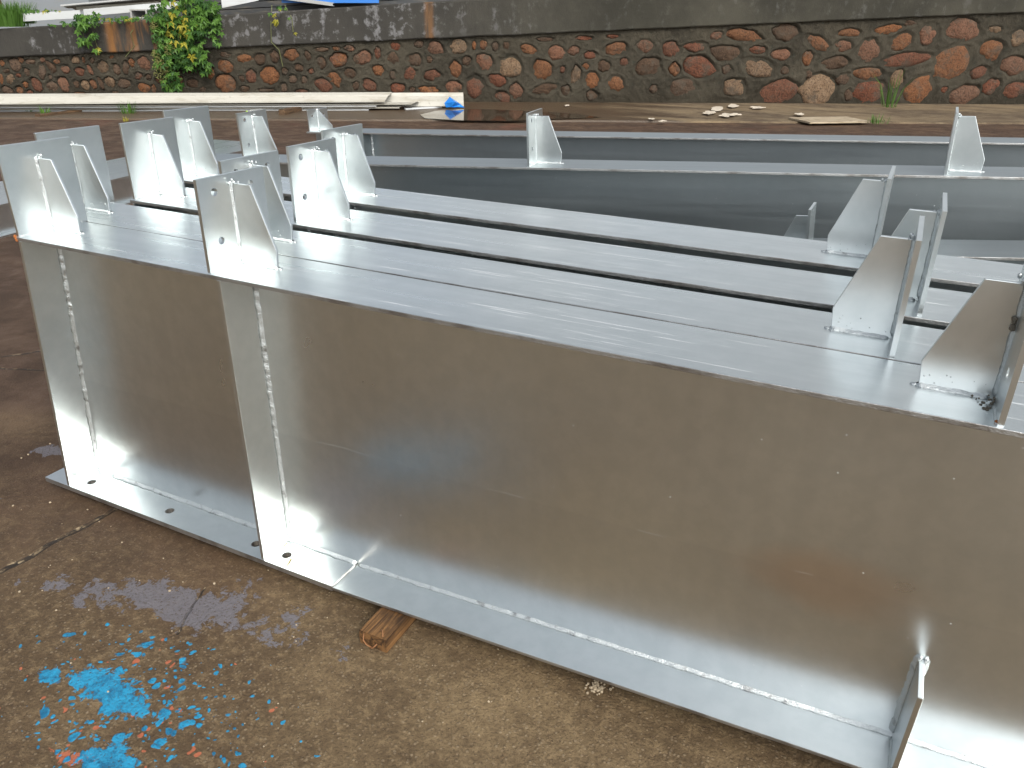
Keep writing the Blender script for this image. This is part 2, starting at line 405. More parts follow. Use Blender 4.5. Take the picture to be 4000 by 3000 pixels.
def mortar_mat():
    t = NT('wall_mortar'); v = t.geo
    a = t.noise(v, 1.5, 5, .6); b = t.noise(v, 14, 5, .7); c = t.noise(v, 70, 3)
    col = t.mix(t.ramp(a, .3, .7), (.030, .026, .019), (.062, .053, .038))
    col = t.mix(t.math('MULTIPLY', t.ramp(b, .45, .75), .45), col, (.090, .078, .058))
    col = t.mix(t.math('MULTIPLY', t.ramp(b, .45, .25), .5), col, (.020, .034, .026))
    zz = t.sep(v)[2]
    col = t.mix(t.math('MULTIPLY', t.ramp(t.math('ADD', zz, t.math('MULTIPLY', t.math('SUBTRACT', a, .5), .8)), .35, .0), .6), col, (.030, .024, .016))
    return t.set(col, .92, 0.0, t.bump(t.math('ADD', b, t.math('MULTIPLY', c, .5)), .9, .03), .2)
M['mortar'] = mortar_mat()
def coping_mat():
    t = NT('weathered_coping_concrete'); v = t.geo
    x, y, z = t.sep(v)
    u = t.math('ADD', t.math('MULTIPLY', t.math('SUBTRACT', x, WB.x), WU.x), t.math('MULTIPLY', t.math('SUBTRACT', y, WB.y), WU.y))
    a = t.noise(v, .9, 5, .6); b = t.noise(v, 7, 5, .68); c = t.noise(v, 60, 3)
    sv = t.map(v, (6, 6, .9)); s = t.noise(sv, 1.0, 5, .65, .3)
    left = t.ramp(u, 2.5, -1.5)
    col = t.mix(t.ramp(a, .3, .7), (.034, .032, .025), (.066, .061, .047))
    col = t.mix(t.math('MULTIPLY', left, .6), col, t.mix(a, (.032, .030, .029), (.058, .053, .050)))
    col = t.mix(t.math('MULTIPLY', t.ramp(b, .5, .8), .35), col, (.085, .08, .064))
    eff = t.math('MULTIPLY', t.ramp(t.math('ADD', t.math('MULTIPLY', s, .55), t.math('MULTIPLY', b, .5)), .55, .66), t.ramp(t.noise(v, .55, 3), .40, .56))
    hot = t.math('MULTIPLY', t.ramp(u, -4.3, -3.4), t.ramp(u, .3, -1.2))
    eff2 = t.math('MULTIPLY', t.ramp(t.math('ADD', t.math('MULTIPLY', s, .35), t.math('MULTIPLY', b, .75)), .565, .66), t.math('MULTIPLY', hot, .75))
    eff = t.math('MAXIMUM', t.math('MULTIPLY', eff, t.math('ADD', .22, t.math('MULTIPLY', left, .78))), eff2)
    col = t.mix(t.math('MULTIPLY', eff, .75), col, (.22, .215, .22))
    rust = t.math('MULTIPLY', t.ramp(t.math('ABSOLUTE', t.math('SUBTRACT', u, -5.42)), .16, .02), t.ramp(s, .30, .55))
    rust = t.math('MAXIMUM', rust, t.math('MULTIPLY', t.math('MULTIPLY', t.ramp(t.math('ABSOLUTE', t.math('SUBTRACT', u, -5.0)), .55, .1), t.ramp(s, .45, .62)), .7))
    rust = t.math('MAXIMUM', rust, t.math('MULTIPLY', t.math('MULTIPLY', t.ramp(t.math('ABSOLUTE', t.math('SUBTRACT', u, -.55)), .10, .02), t.ramp(s, .35, .6)), .6))
    col = t.mix(t.math('MULTIPLY', rust, .85), col, (.23, .105, .035))
    col = t.mix(t.math('MULTIPLY', t.ramp(s, .45, .28), .4), col, (.035, .032, .028))
    return t.set(col, .9, 0.0, t.bump(t.math('ADD', b, t.math('MULTIPLY', c, .4)), .5, .02), .2)
M['coping'] = coping_mat()
STC = {'o': ((.30, .125, .050), (.40, .19, .085)), 'r': ((.21, .075, .042), (.29, .12, .07)), 't': ((.30, .21, .13), (.42, .32, .22)),
       'p': ((.27, .135, .085), (.36, .20, .135)), 'g': ((.16, .115, .085), (.24, .175, .125)), 'd': ((.10, .068, .045), (.16, .105, .068))}
def stone_mat(k):
    t = NT('field_stone_' + k); v = t.geo; a, b = [tuple(q * f_ for q, f_ in zip(c, (.66, .58, .52))) for c in STC[k]]
    n1 = t.noise(v, 9, 5, .65, .6); n2 = t.noise(v, 40, 4, .7); rd = t.rand()
    col = t.mix(t.ramp(n1, .3, .7), a, b)
    col = t.mix(t.math('MULTIPLY', rd, .5), col, (.10, .066, .045))
    col = t.mix(t.math('MULTIPLY', t.ramp(n2, .54, .36), .7), col, (.035, .022, .015))
    col = t.mix(t.math('MULTIPLY', t.ramp(t.noise(v, 4, 5, .72), .50, .66), .75), col, (.085, .068, .05))
    return t.set(col, .8, 0.0, t.bump(t.math('ADD', n1, n2), .9, .04), .3)
for k in STC: M['st_' + k] = stone_mat(k)
def paint_mat(name, c, dirt=.35, rough=.45, dc=(.24, .20, .14)):
    t = NT(name); v = t.geo
    n1 = t.noise(t.map(v, (1, 1, 5)), 2.2, 5, .65, .4); n2 = t.noise(v, 26, 4)
    col = t.mix(t.math('MULTIPLY', t.ramp(n1, .48, .72), dirt), c, dc)
    col = t.mix(t.math('MULTIPLY', t.ramp(n2, .6, .75), dirt * .6), col, tuple(k * .6 for k in dc))
    return t.set(col, rough, 0.0, t.bump(n2, .08, .005), .4)
M['white'] = paint_mat('dirty_white_sheet', (.44, .42, .365), .6)
M['white2'] = paint_mat('clean_white_sheet', (.50, .51, .51), .25)
M['greysheet'] = paint_mat('grey_sheet_back', (.36, .36, .35), .3)
M['darksheet'] = paint_mat('dark_stored_sheet', (.05, .052, .055), .3)
M['bluesheet'] = paint_mat('blue_sheet', (.02, .16, .52), .12)
M['render'] = paint_mat('grey_building_render', (.20, .215, .23), .2, .85)
M['terrace'] = paint_mat('terrace_soil', (.16, .13, .09), .5, .95)
M['bluefilm'] = paint_mat('blue_plastic_film', (.01, .19, .62), .1, .3)
M['paper'] = paint_mat('peeled_lime_flakes', (.60, .52, .42), .25, .9)
def wood_mat(name, a, b, axis='y'):
    t = NT(name); v = t.obj
    sc = {'y': (60, 4, 60), 'x': (4, 60, 60)}[axis]
    g = t.noise(t.map(v, sc), 1.0, 5, .65, .8); n2 = t.noise(v, 12, 4)
    col = t.mix(t.ramp(g, .36, .62), a, b)
    col = t.mix(t.math('MULTIPLY', t.ramp(n2, .5, .7), .5), col, tuple(k * .45 for k in a))
    return t.set(col, .75, 0.0, t.bump(g, .8, .004), .3)
M['wood'] = wood_mat('weathered_timber', (.04, .020, .009), (.19, .095, .035))
M['wood2'] = wood_mat('dark_damp_timber', (.05, .03, .018), (.16, .095, .05), 'x')
M['board'] = wood_mat('pale_plywood', (.30, .23, .15), (.48, .40, .29), 'x')
def simple(name, c, rough=.6, metal=0.0, trans=0.0):
    t = NT(name); n = t.noise(t.obj, 30, 3)
    t.set(t.mix(n, tuple(k * .75 for k in c), tuple(min(1, k * 1.2) for k in c)), rough, metal)
    if trans: t.b.inputs['Transmission Weight'].default_value = trans
    return t.m
M['rust'] = simple('rusty_nail', (.30, .14, .06), .7, .3)
M['rustplate'] = simple('rust_spot', (.36, .12, .03), .9)
M['straw'] = simple('dry_straw', (.42, .33, .12), .8)
M['pet'] = simple('clear_plastic', (.75, .78, .76), .12, 0, .75)
M['cap'] = simple('lime_bottle_cap', (.35, .52, .03), .4)
M['mesh'] = simple('beige_plastic_mesh', (.42, .36, .26), .8)
M['pebble'] = simple('pale_grit', (.40, .32, .22), .9)
def leaf_mat(name, a, b):
    t = NT(name); n = t.noise(t.geo, 14, 3); rd = t.rand()
    col = t.mix(t.math('MULTIPLY', t.math('ADD', n, rd), .5), a, b)
    t.set(col, .5, 0.0, None, .35)
    t.b.inputs['Subsurface Weight'].default_value = 0.0
    tr = t.n.new('ShaderNodeBsdfTranslucent'); t.inp(tr.inputs[0], col)
    mx = t.n.new('ShaderNodeMixShader'); mx.inputs[0].default_value = .3
    t.lk(t.b.outputs[0], mx.inputs[1]); t.lk(tr.outputs[0], mx.inputs[2]); t.lk(mx.outputs[0], t.out.inputs[0])
    return t.m
M['leaf'] = leaf_mat('green_leaf', (.055, .13, .022), (.15, .29, .05))
M['leafd'] = leaf_mat('dark_green_leaf', (.025, .07, .018), (.06, .14, .03))
M['leafy'] = leaf_mat('yellow_leaf', (.30, .28, .03), (.45, .40, .06))
M['flower'] = leaf_mat('green_flower_head', (.16, .17, .05), (.30, .28, .10))
M['stem'] = simple('plant_stem', (.13, .14, .05), .7)

# ------------------------------------------------------------------ ground, apron, terrace
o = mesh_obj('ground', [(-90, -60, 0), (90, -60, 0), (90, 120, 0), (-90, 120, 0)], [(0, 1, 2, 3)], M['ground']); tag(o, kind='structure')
mb = MB()                                   # apron slab along the wall foot, a 25 mm step above the yard
us = [(-22 + 46 * i / 120) for i in range(121)]; prev = None; vs = []; fs = []
for i, u in enumerate(us):
    d = 2.42 + .05 * mnoise.noise((u * .8, 0, 0)) + .02 * mnoise.noise((u * 4, 3, 0)) + .012 * u
    p0 = wp(u, 0.030, .02 - .3); p1 = wp(u, 0.024, d); p2 = wp(u, -.05, d + .02)
    vs += [p0, p1, p2]
for i in range(len(us) - 1):
    for k in range(2): fs.append((i*3+k, i*3+k+1, i*3+3+k+1, i*3+3+k))
o = mesh_obj('pavement', vs, fs, M['apron']); tag(o, kind='structure')
pts = [(1815, 425), (1700, 433), (1640, 448), (1660, 462), (1800, 470), (2000, 472), (2200, 464), (2350, 458), (2250, 444), (2080, 434), (1950, 428)]
vs = [at_z(px, py, .0345) for px, py in pts]
o = mesh_obj('puddle', vs, [tuple(range(len(vs)))], M['puddle']); tag(o, kind='structure')
# terrace behind the wall
vs = []; fs = []
for i in range(24):
    u = -22 + 2 * i; v = band_top(u) - .05
    vs += [wp(u, v, -.28), wp(u, v + .1, -30)]
for i in range(23): fs.append((2*i, 2*i+1, 2*i+3, 2*i+2))
o = mesh_obj('terrace', vs, fs, M['terrace']); tag(o, kind='structure')

# ------------------------------------------------------------------ stone retaining wall
STONES = []
Z7 = [(15,605,50,70,0,'o'),(140,625,120,130,0,'g'),(203,580,50,80,-15,'o'),(290,595,100,55,0,'g'),(65,690,70,60,0,'d'),(100,765,75,125,20,'t'),(5,755,50,115,0,'o'),(175,730,60,50,0,'r'),(252,700,60,90,0,'g'),(400,690,75,160,5,'g'),(405,575,48,58,0,'p'),(487,650,85,125,-25,'d'),(545,590,65,45,0,'o'),(478,740,38,52,0,'g'),(620,660,100,90,0,'p'),(725,575,85,75,20,'t'),(797,575,38,60,0,'o'),(880,580,50,60,0,'g'),(765,690,90,85,0,'r'),(860,672,45,100,-15,'p'),(985,650,120,120,0,'t'),(1115,665,75,105,-8,'g'),(1075,553,50,35,0,'o'),(1205,650,60,125,10,'d'),(1262,605,50,90,-8,'o'),(1380,615,130,125,0,'p'),(1328,732,65,70,0,'r'),(1420,745,60,60,0,'d'),(240,815,58,68,0,'o'),(188,868,70,80,-20,'o'),(70,868,118,78,15,'g'),(345,815,95,150,-22,'r'),(290,886,62,45,0,'r'),(500,838,120,110,-20,'g'),(610,810,105,150,-20,'p'),(735,808,58,90,-10,'d'),(815,825,75,105,-8,'t'),(890,812,58,92,-18,'o'),(965,800,50,125,-20,'d'),(1050,795,90,112,0,'t'),(1190,803,138,90,8,'d'),(1110,890,62,30,0,'t'),(1375,852,130,98,0,'o'),(1475,862,42,92,0,'o'),(1535,780,80,60,0,'r'),(1690,630,70,90,0,'r'),(1820,655,90,130,0,'r'),(2012,712,68,130,10,'o'),(1710,785,100,120,0,'r'),(1850,803,120,88,0,'d'),(1950,862,70,55,0,'d'),(760,896,100,28,0,'o')]
Z1 = [(1385,405,105,80,20,'o'),(1388,525,125,110,0,'o'),(1390,340,70,38,8,'d'),(1510,365,95,68,0,'o'),(1600,365,70,70,0,'d'),(1692,350,60,80,0,'d'),(1800,342,100,75,0,'o'),(1898,352,46,75,-15,'d'),(1982,305,90,30,0,'g'),(2075,300,48,28,0,'o'),(2155,300,70,40,0,'p'),(1982,390,60,85,-10,'d'),(2090,372,110,85,0,'p'),(2200,370,42,70,0,'g'),(1490,490,38,48,0,'d'),(1550,472,65,90,0,'r'),(1665,470,115,105,0,'o'),(1757,440,38,42,0,'d'),(1842,420,60,48,0,'d'),(1805,490,52,58,0,'g'),(1880,500,45,55,0,'g'),(1920,440,38,35,0,'r'),(2060,485,100,75,18,'o'),(2155,457,75,75,0,'d'),(1995,528,110,85,22,'r'),(1750,542,48,65,0,'g'),(1640,557,110,26,0,'d'),(1510,552,60,40,0,'d'),(2195,535,50,60,0,'d'),(1860,562,90,25,0,'r'),(1300,455,50,85,10,'o')]
Z2 = [(20,300,45,32,0,'o'),(105,300,60,40,0,'p'),(45,370,95,85,0,'o'),(185,360,105,85,-8,'p'),(277,330,40,80,0,'r'),(387,290,65,52,0,'r'),(366,362,78,78,0,'d'),(505,370,85,72,0,'d'),(530,275,58,48,0,'d'),(595,370,38,44,0,'d'),(632,303,98,88,0,'p'),(770,290,112,95,0,'t'),(872,280,28,55,0,'o'),(930,275,48,60,0,'o'),(1002,290,44,58,0,'d'),(1070,285,45,58,0,'d'),(1205,305,105,66,5,'o'),(1380,325,100,95,0,'p'),(1490,315,75,52,0,'p'),(1590,340,85,48,0,'r'),(1555,235,105,30,0,'r'),(1310,242,120,30,0,'d'),(1725,225,75,28,0,'r'),(1750,305,130,82,-8,'o'),(1920,285,105,90,0,'p'),(2082,307,112,92,15,'r'),(105,455,66,70,0,'d'),(280,437,70,74,0,'o'),(370,460,44,54,0,'d'),(475,462,75,90,25,'r'),(615,467,105,75,-5,'r'),(758,430,75,100,-10,'o'),(828,380,54,64,0,'d'),(937,385,105,105,0,'p'),(1097,415,150,130,15,'t'),(1287,435,128,120,0,'o'),(1420,430,34,48,0,'r'),(1500,470,60,122,8,'t'),(1560,410,45,45,0,'o'),(1672,410,78,74,0,'d'),(1800,385,55,58,0,'r'),(1945,420,170,118,0,'d'),(2110,430,70,80,0,'o'),(2195,400,60,100,0,'r'),(25,502,50,78,-20,'o'),(225,525,88,75,15,'r'),(140,532,44,50,0,'d'),(400,548,90,70,0,'r'),(590,557,120,55,0,'o'),(745,547,105,90,0,'p'),(877,530,110,140,0,'r'),(1010,497,108,78,15,'r'),(1130,565,95,92,0,'p'),(1047,602,100,70,20,'r'),(1310,552,150,68,-12,'d'),(1600,500,85,115,-15,'o'),(1745,517,110,100,0,'o'),(1980,552,58,58,-20,'d'),(1600,590,75,60,0,'d'),(490,560,40,45,0,'d'),(1440,560,60,70,0,'d')]
Z3 = [(35,305,110,90,0,'r'),(185,290,138,64,0,'r'),(318,222,82,54,0,'p'),(495,222,208,78,8,'o'),(745,205,160,112,0,'d'),(930,265,165,80,22,'o'),(1140,203,145,50,-3,'o'),(1095,285,105,70,0,'p'),(1375,185,160,62,-10,'o'),(1515,146,78,42,0,'d'),(1622,215,118,130,12,'p'),(1840,190,212,148,0,'p'),(2030,186,90,52,0,'t'),(2178,230,95,110,0,'t'),(370,330,185,108,5,'d'),(570,310,105,55,0,'r'),(715,335,128,78,0,'p'),(877,360,72,95,-20,'o'),(1248,315,145,158,0,'p'),(1452,258,160,105,-25,'o'),(1478,370,300,95,-8,'r'),(2013,310,138,130,-15,'o'),(55,430,72,78,0,'o'),(205,415,195,122,10,'r'),(380,430,64,58,0,'d'),(570,420,200,118,15,'t'),(735,435,60,58,0,'d'),(1050,390,170,80,0,'d'),(880,457,48,55,0,'d'),(2150,405,180,115,10,'p'),(1765,390,240,215,-20,'o'),(1940,450,118,85,-10,'r'),(1095,487,84,75,-15,'d'),(1250,455,178,78,0,'o'),(1430,500,84,125,0,'t'),(110,552,168,130,0,'d'),(430,545,138,118,10,'t'),(698,575,245,160,-12,'r'),(945,557,212,195,0,'t'),(1262,572,208,155,0,'r'),(1560,567,200,175,-25,'o'),(1845,590,188,118,-12,'p'),(2010,537,105,98,-30,'r'),(2150,562,150,115,-12,'r'),(1130,587,60,70,0,'d'),(1722,555,45,40,0,'r')]
for lst, ox, sc in ((Z7, 0, .40687), (Z1, 0, .63291), (Z2, 1300, .63291), (Z3, 2600, .63291)):
    for cx, cy, ww, hh, an, col in lst:
        u, v = wall_uv(ox + cx * sc, cy * sc)
        ua, _ = wall_uv(ox + (cx - ww / 2) * sc, cy * sc); ub, _ = wall_uv(ox + (cx + ww / 2) * sc, cy * sc)
        _, va = wall_uv(ox + cx * sc, (cy + hh / 2) * sc); _, vb = wall_uv(ox + cx * sc, (cy - hh / 2) * sc)
        STONES.append([u, v, (ub - ua) / 2 * 1.04, (vb - va) / 2 * 1.04, -R(an), col])
tr = 0                                      # beyond the frame the wall goes on the same way
while tr < 1500 and len(STONES) < 262:
    tr += 1
    u = rnd.choice((rnd.uniform(-10.3, -7.5), rnd.uniform(9.6, 12.3))); a = rnd.uniform(.10, .26); b = a * rnd.uniform(.6, .95)
    v = rnd.uniform(.05, band_low(u) - .1)
    if all(math.hypot((u - s[0]) / (a + s[2]), (v - s[1]) / (b + s[3])) > 1.05 for s in STONES):
        STONES.append([u, v, a, b, rnd.uniform(-.5, .5), rnd.choice('oorrtpgd')])
for s in STONES:
    s.append([1 + .24 * mnoise.noise((s[0] * 9 + 1.5 * math.cos(k * .3927), s[1] * 9 + 1.5 * math.sin(k * .3927), 3.3)) + .10 * mnoise.noise((s[0] * 7 + 3.5 * math.cos(k * .3927), s[1] * 7 + 3.5 * math.sin(k * .3927), 8.3)) + .05 * rnd.uniform(-1, 1) for k in range(16)])
U0, U1, DU = -10.6, 12.6, .02
nu = int((U1 - U0) / DU) + 1; nv = 84
ug = np.linspace(U0, U1, nu); H = np.zeros((nv, nu)); VG = np.zeros((nv, nu))
for j in range(nv): VG[j] = -.05 + (1.0 + .0485 * ug + .02 + .05) * j / (nv - 1)
UG = np.tile(ug, (nv, 1))
rs = np.random.RandomState(3)
for sc_, am in ((.25, .012), (.09, .008), (.035, .006)):
    gx = int((U1 - U0) / sc_) + 3; gy = int(2.2 / sc_) + 3; g = rs.uniform(-1, 1, (gy, gx))
    fx = (UG - U0) / sc_; fy = (VG + .1) / sc_; ix = fx.astype(int); iy = np.clip(fy.astype(int), 0, gy - 2); tx = fx - ix; ty = fy - iy
    tx = tx * tx * (3 - 2 * tx); ty = ty * ty * (3 - 2 * ty)
    H += am * ((g[iy, ix] * (1 - tx) + g[iy, ix + 1] * tx) * (1 - ty) + (g[iy + 1, ix] * (1 - tx) + g[iy + 1, ix + 1] * tx) * ty)
for u, v, a, b, an, col, rr in STONES:
    rmax = max(a, b) * 1.8
    i0 = max(0, int((u - rmax - U0) / DU)); i1 = min(nu, int((u + rmax - U0) / DU) + 1)
    if i1 <= i0: continue
    dx = UG[:, i0:i1] - u; dy = VG[:, i0:i1] - v
    lx = (dx * math.cos(an) + dy * math.sin(an)) / a; ly = (-dx * math.sin(an) + dy * math.cos(an)) / b
    r = np.hypot(lx, ly); th = (np.arctan2(ly, lx) % (2 * math.pi)) / .3927; k0 = th.astype(int) % 16; f_ = th - th.astype(int)
    ra = np.array(rr); ro = ra[k0] * (1 - f_) + ra[(k0 + 1) % 16] * f_
    cov = (.25 + .75 * ((u * 7.31 + v * 3.7) % 1.0)) * (.45 + .55 * np.clip(.5 + 1.2 * np.sin(np.arctan2(dy, dx)), 0, 1))
    q = r / ro; tt = np.clip((1.11 - q) / .09, 0, 1); tt = tt * tt * (3 - 2 * tt)
    lip = np.exp(-((q - 1.25) / .14) ** 2) * .006
    H[:, i0:i1] = H[:, i0:i1] * (1 - .6 * tt) - .046 * tt * cov + lip
vs = []; base = np.array([WB.x, WB.y]); uu = np.array([WU.x, WU.y]); nn = np.array([WN.x, WN.y])
XY = base + UG[..., None] * uu + H[..., None] * nn
vs = np.concatenate([XY, VG[..., None]], axis=2).reshape(-1, 3).tolist()
fs = [(j * nu + i, j * nu + i + 1, (j + 1) * nu + i + 1, (j + 1) * nu + i) for j in range(nv - 1) for i in range(nu - 1)]
wall = empty('retaining_wall', (0, 0, 0)); tag(wall, 'long retaining wall of rounded orange field stones under a grey concrete band', 'wall', kind='thing')
me = bpy.data.meshes.new('mortar'); me.from_pydata(vs, [], fs); me.update()
for p in me.polygons: p.use_smooth = True
me.materials.append(M['mortar']); o = bpy.data.objects.new('mortar', me); C.objects.link(o); o.parent = wall
for u, v, a, b, an, col, rr in STONES:
    dome = min(.05, .022 + .12 * min(a, b)); tl = rnd.uniform(-.05, .05); tl2 = rnd.uniform(-.05, .05)
    vs = []; ca, sa = math.cos(an), math.sin(an)
    for ring, (rf, hf) in enumerate(((1.10, -.07), (1.02, -.035), (.90, .0), (.62, dome * .55))):
        for k in range(16):
            q = rr[k] * rf * (1 + (.05 * rnd.uniform(-1, 1) if ring > 1 else 0)); th = k * .3927
            x_, y_ = math.cos(th) * a * q, math.sin(th) * b * q
            vs.append(wp(u + x_ * ca - y_ * sa, v + x_ * sa + y_ * ca, -.012 + hf + tl * x_ / a * (rf < 1) * .5 + tl2 * y_ / b * (rf < 1) * .5 + rnd.uniform(-.016, .016) * (ring > 1)))
    vs.append(wp(u, v, -.012 + dome * rnd.uniform(.55, .8)))
    fs = []
    for r_ in range(3):
        for k in range(16): fs.append((r_*16+k, r_*16+(k+1)%16, (r_+1)*16+(k+1)%16, (r_+1)*16+k))
    for k in range(16): fs.append((48 + k, 48 + (k + 1) % 16, 64))
    o = mesh_obj('stone', vs, fs, M['st_' + col], wall, smooth=True)
# coping band
vs = []; fs = []; n = 240
for i in range(n + 1):
    u = -22 + 46 * i / n; lo = band_low(u) + .012 * mnoise.noise((u * 2, 0, 0)); hi = band_top(u)
    j = .012 * mnoise.noise((u * .7, 7, 0))
    vs += [wp(u, lo - .004, -.03), wp(u, lo, .050 + j), wp(u, lo + .015, .060 + j), wp(u, (lo + hi) / 2, .056 + j * .5), wp(u, hi - .02, .055), wp(u, hi, .035), wp(u, hi, -.30)]
for i in range(n):
    for k in range(6): fs.append((i*7+k, i*7+k+1, i*7+7+k+1, i*7+7+k))
mesh_obj('concrete_band', vs, fs, M['coping'], wall)
vs = []; fs = []                            # rough wall core outside the modelled stretch and behind it
for (ua, ub) in ((-22, -10.55), (12.55, 24)):
    k = len(vs); vs += [wp(ua, -.05, 0), wp(ub, -.05, 0), wp(ub, band_low(ub) + .02, 0), wp(ua, band_low(ua) + .02, 0)]; fs.append((k, k+1, k+2, k+3))
mesh_obj('wall_core', vs, fs, M['mortar'], wall)

# ------------------------------------------------------------------ steel beams
S = .5
def ux(x): return x * S
def uz(z): return (z + 2.57) * S
ZT = uz(-1.0)
def circ(cx, cy, r, n=14): return [(cx + r * math.cos(-6.2832 * k / n), cy + r * math.sin(-6.2832 * k / n)) for k in range(n)]
def bracket(beam, x, d, zt, yc, kind, small=False, lean=0.0, yaw=0.0):
    """plate across the flange with a trapezoid gusset on the d side; x = gusset-side face of the plate (beam local)"""
    k = .62 if small else 1.0
    hw = .095 * k; h = (.215 if kind == 'end' else .196) * k; t = .008
    if kind == 'tri': hw, h = .092, .125
    loops = [[(-hw, 0), (hw, 0), (hw, h), (-hw, h)]]
    if kind != 'end':
        for yy in (-.052, .052):
            for zz in ((.165, .062) if not small else (.165,)) if kind != 'tri' else (.085,): loops.append(circ(yy * k, zz * k, .0085 if not small else .007))
    def warp(z): return lean * (max(0, z - .10 * k) ** 2) * 6
    mb = MB(); mb.prism(loops, lambda a, b, q: (x - d * q + d * warp(b), yc + a, zt + b), t)
    pl = mb.build('bracket_plate', M['plate'], beam, bevel=.0012)
    gt = .007
    if kind == 'tri': prof = [(0, 0), (.10, 0), (.102, .030), (.004, .121), (0, .121)]
    else: prof = [(0, 0), (.100, 0), (.104, .040), (.052, .176), (0, .176)] if not small else [(0, 0), (.075, 0), (.075, .02), (.04, .092), (0, .092)]
    mb = MB(); mb.prism([prof], lambda a, b, q: (x + d * (a + .0004), yc - gt / 2 + q, zt + b + .0004), gt)
    gu = mb.build('gusset', M['plate'], pl, bevel=.0010)
    mb = MB(); hg = max(p[1] for p in prof); bl = prof[1][0]; bs = .0052 * (k if small else 1)
    for sg in (-1, 1):
        mb.bead((x, yc + sg * gt / 2, zt + .006), (x, yc + sg * gt / 2, zt + hg + .004), (d, 0, 0), (0, sg, 0), bs)
        mb.bead((x + d * .006, yc + sg * gt / 2, zt), (x + d * (bl + .004), yc + sg * gt / 2, zt), (0, sg, 0), (0, 0, 1), bs * 1.15)
    mb.bead((x, yc - hw + .003, zt), (x, yc + hw - .003, zt), (d, 0, 0), (0, 0, 1), .0032)
    for i in range(5 if not small else 0):
        mb.blob((x + d * rnd.uniform(.001, .012), yc + rnd.uniform(-.012, .012), zt + hg + rnd.uniform(-.004, .008)), rnd.uniform(.0015, .004), (1, 1, 1.4))
    for i in range(9 if not small else 0):
        mb.blob((x + d * rnd.uniform(.01, bl), yc - gt / 2 - .0003, zt + rnd.uniform(.008, .03)), rnd.uniform(.0008, .0017))
    mb.blob((x + d * (bl + .006), yc, zt + .001), .005, (1.6, 1, .5))
    mb.build('weld_bead', M['weld'], pl, smooth=True)
    if yaw: pl.matrix_local = Matrix.Translation((x, yc, 0)) @ Matrix.Rotation(yaw, 4, 'Z') @ Matrix.Translation((-x, -yc, 0))
    return pl

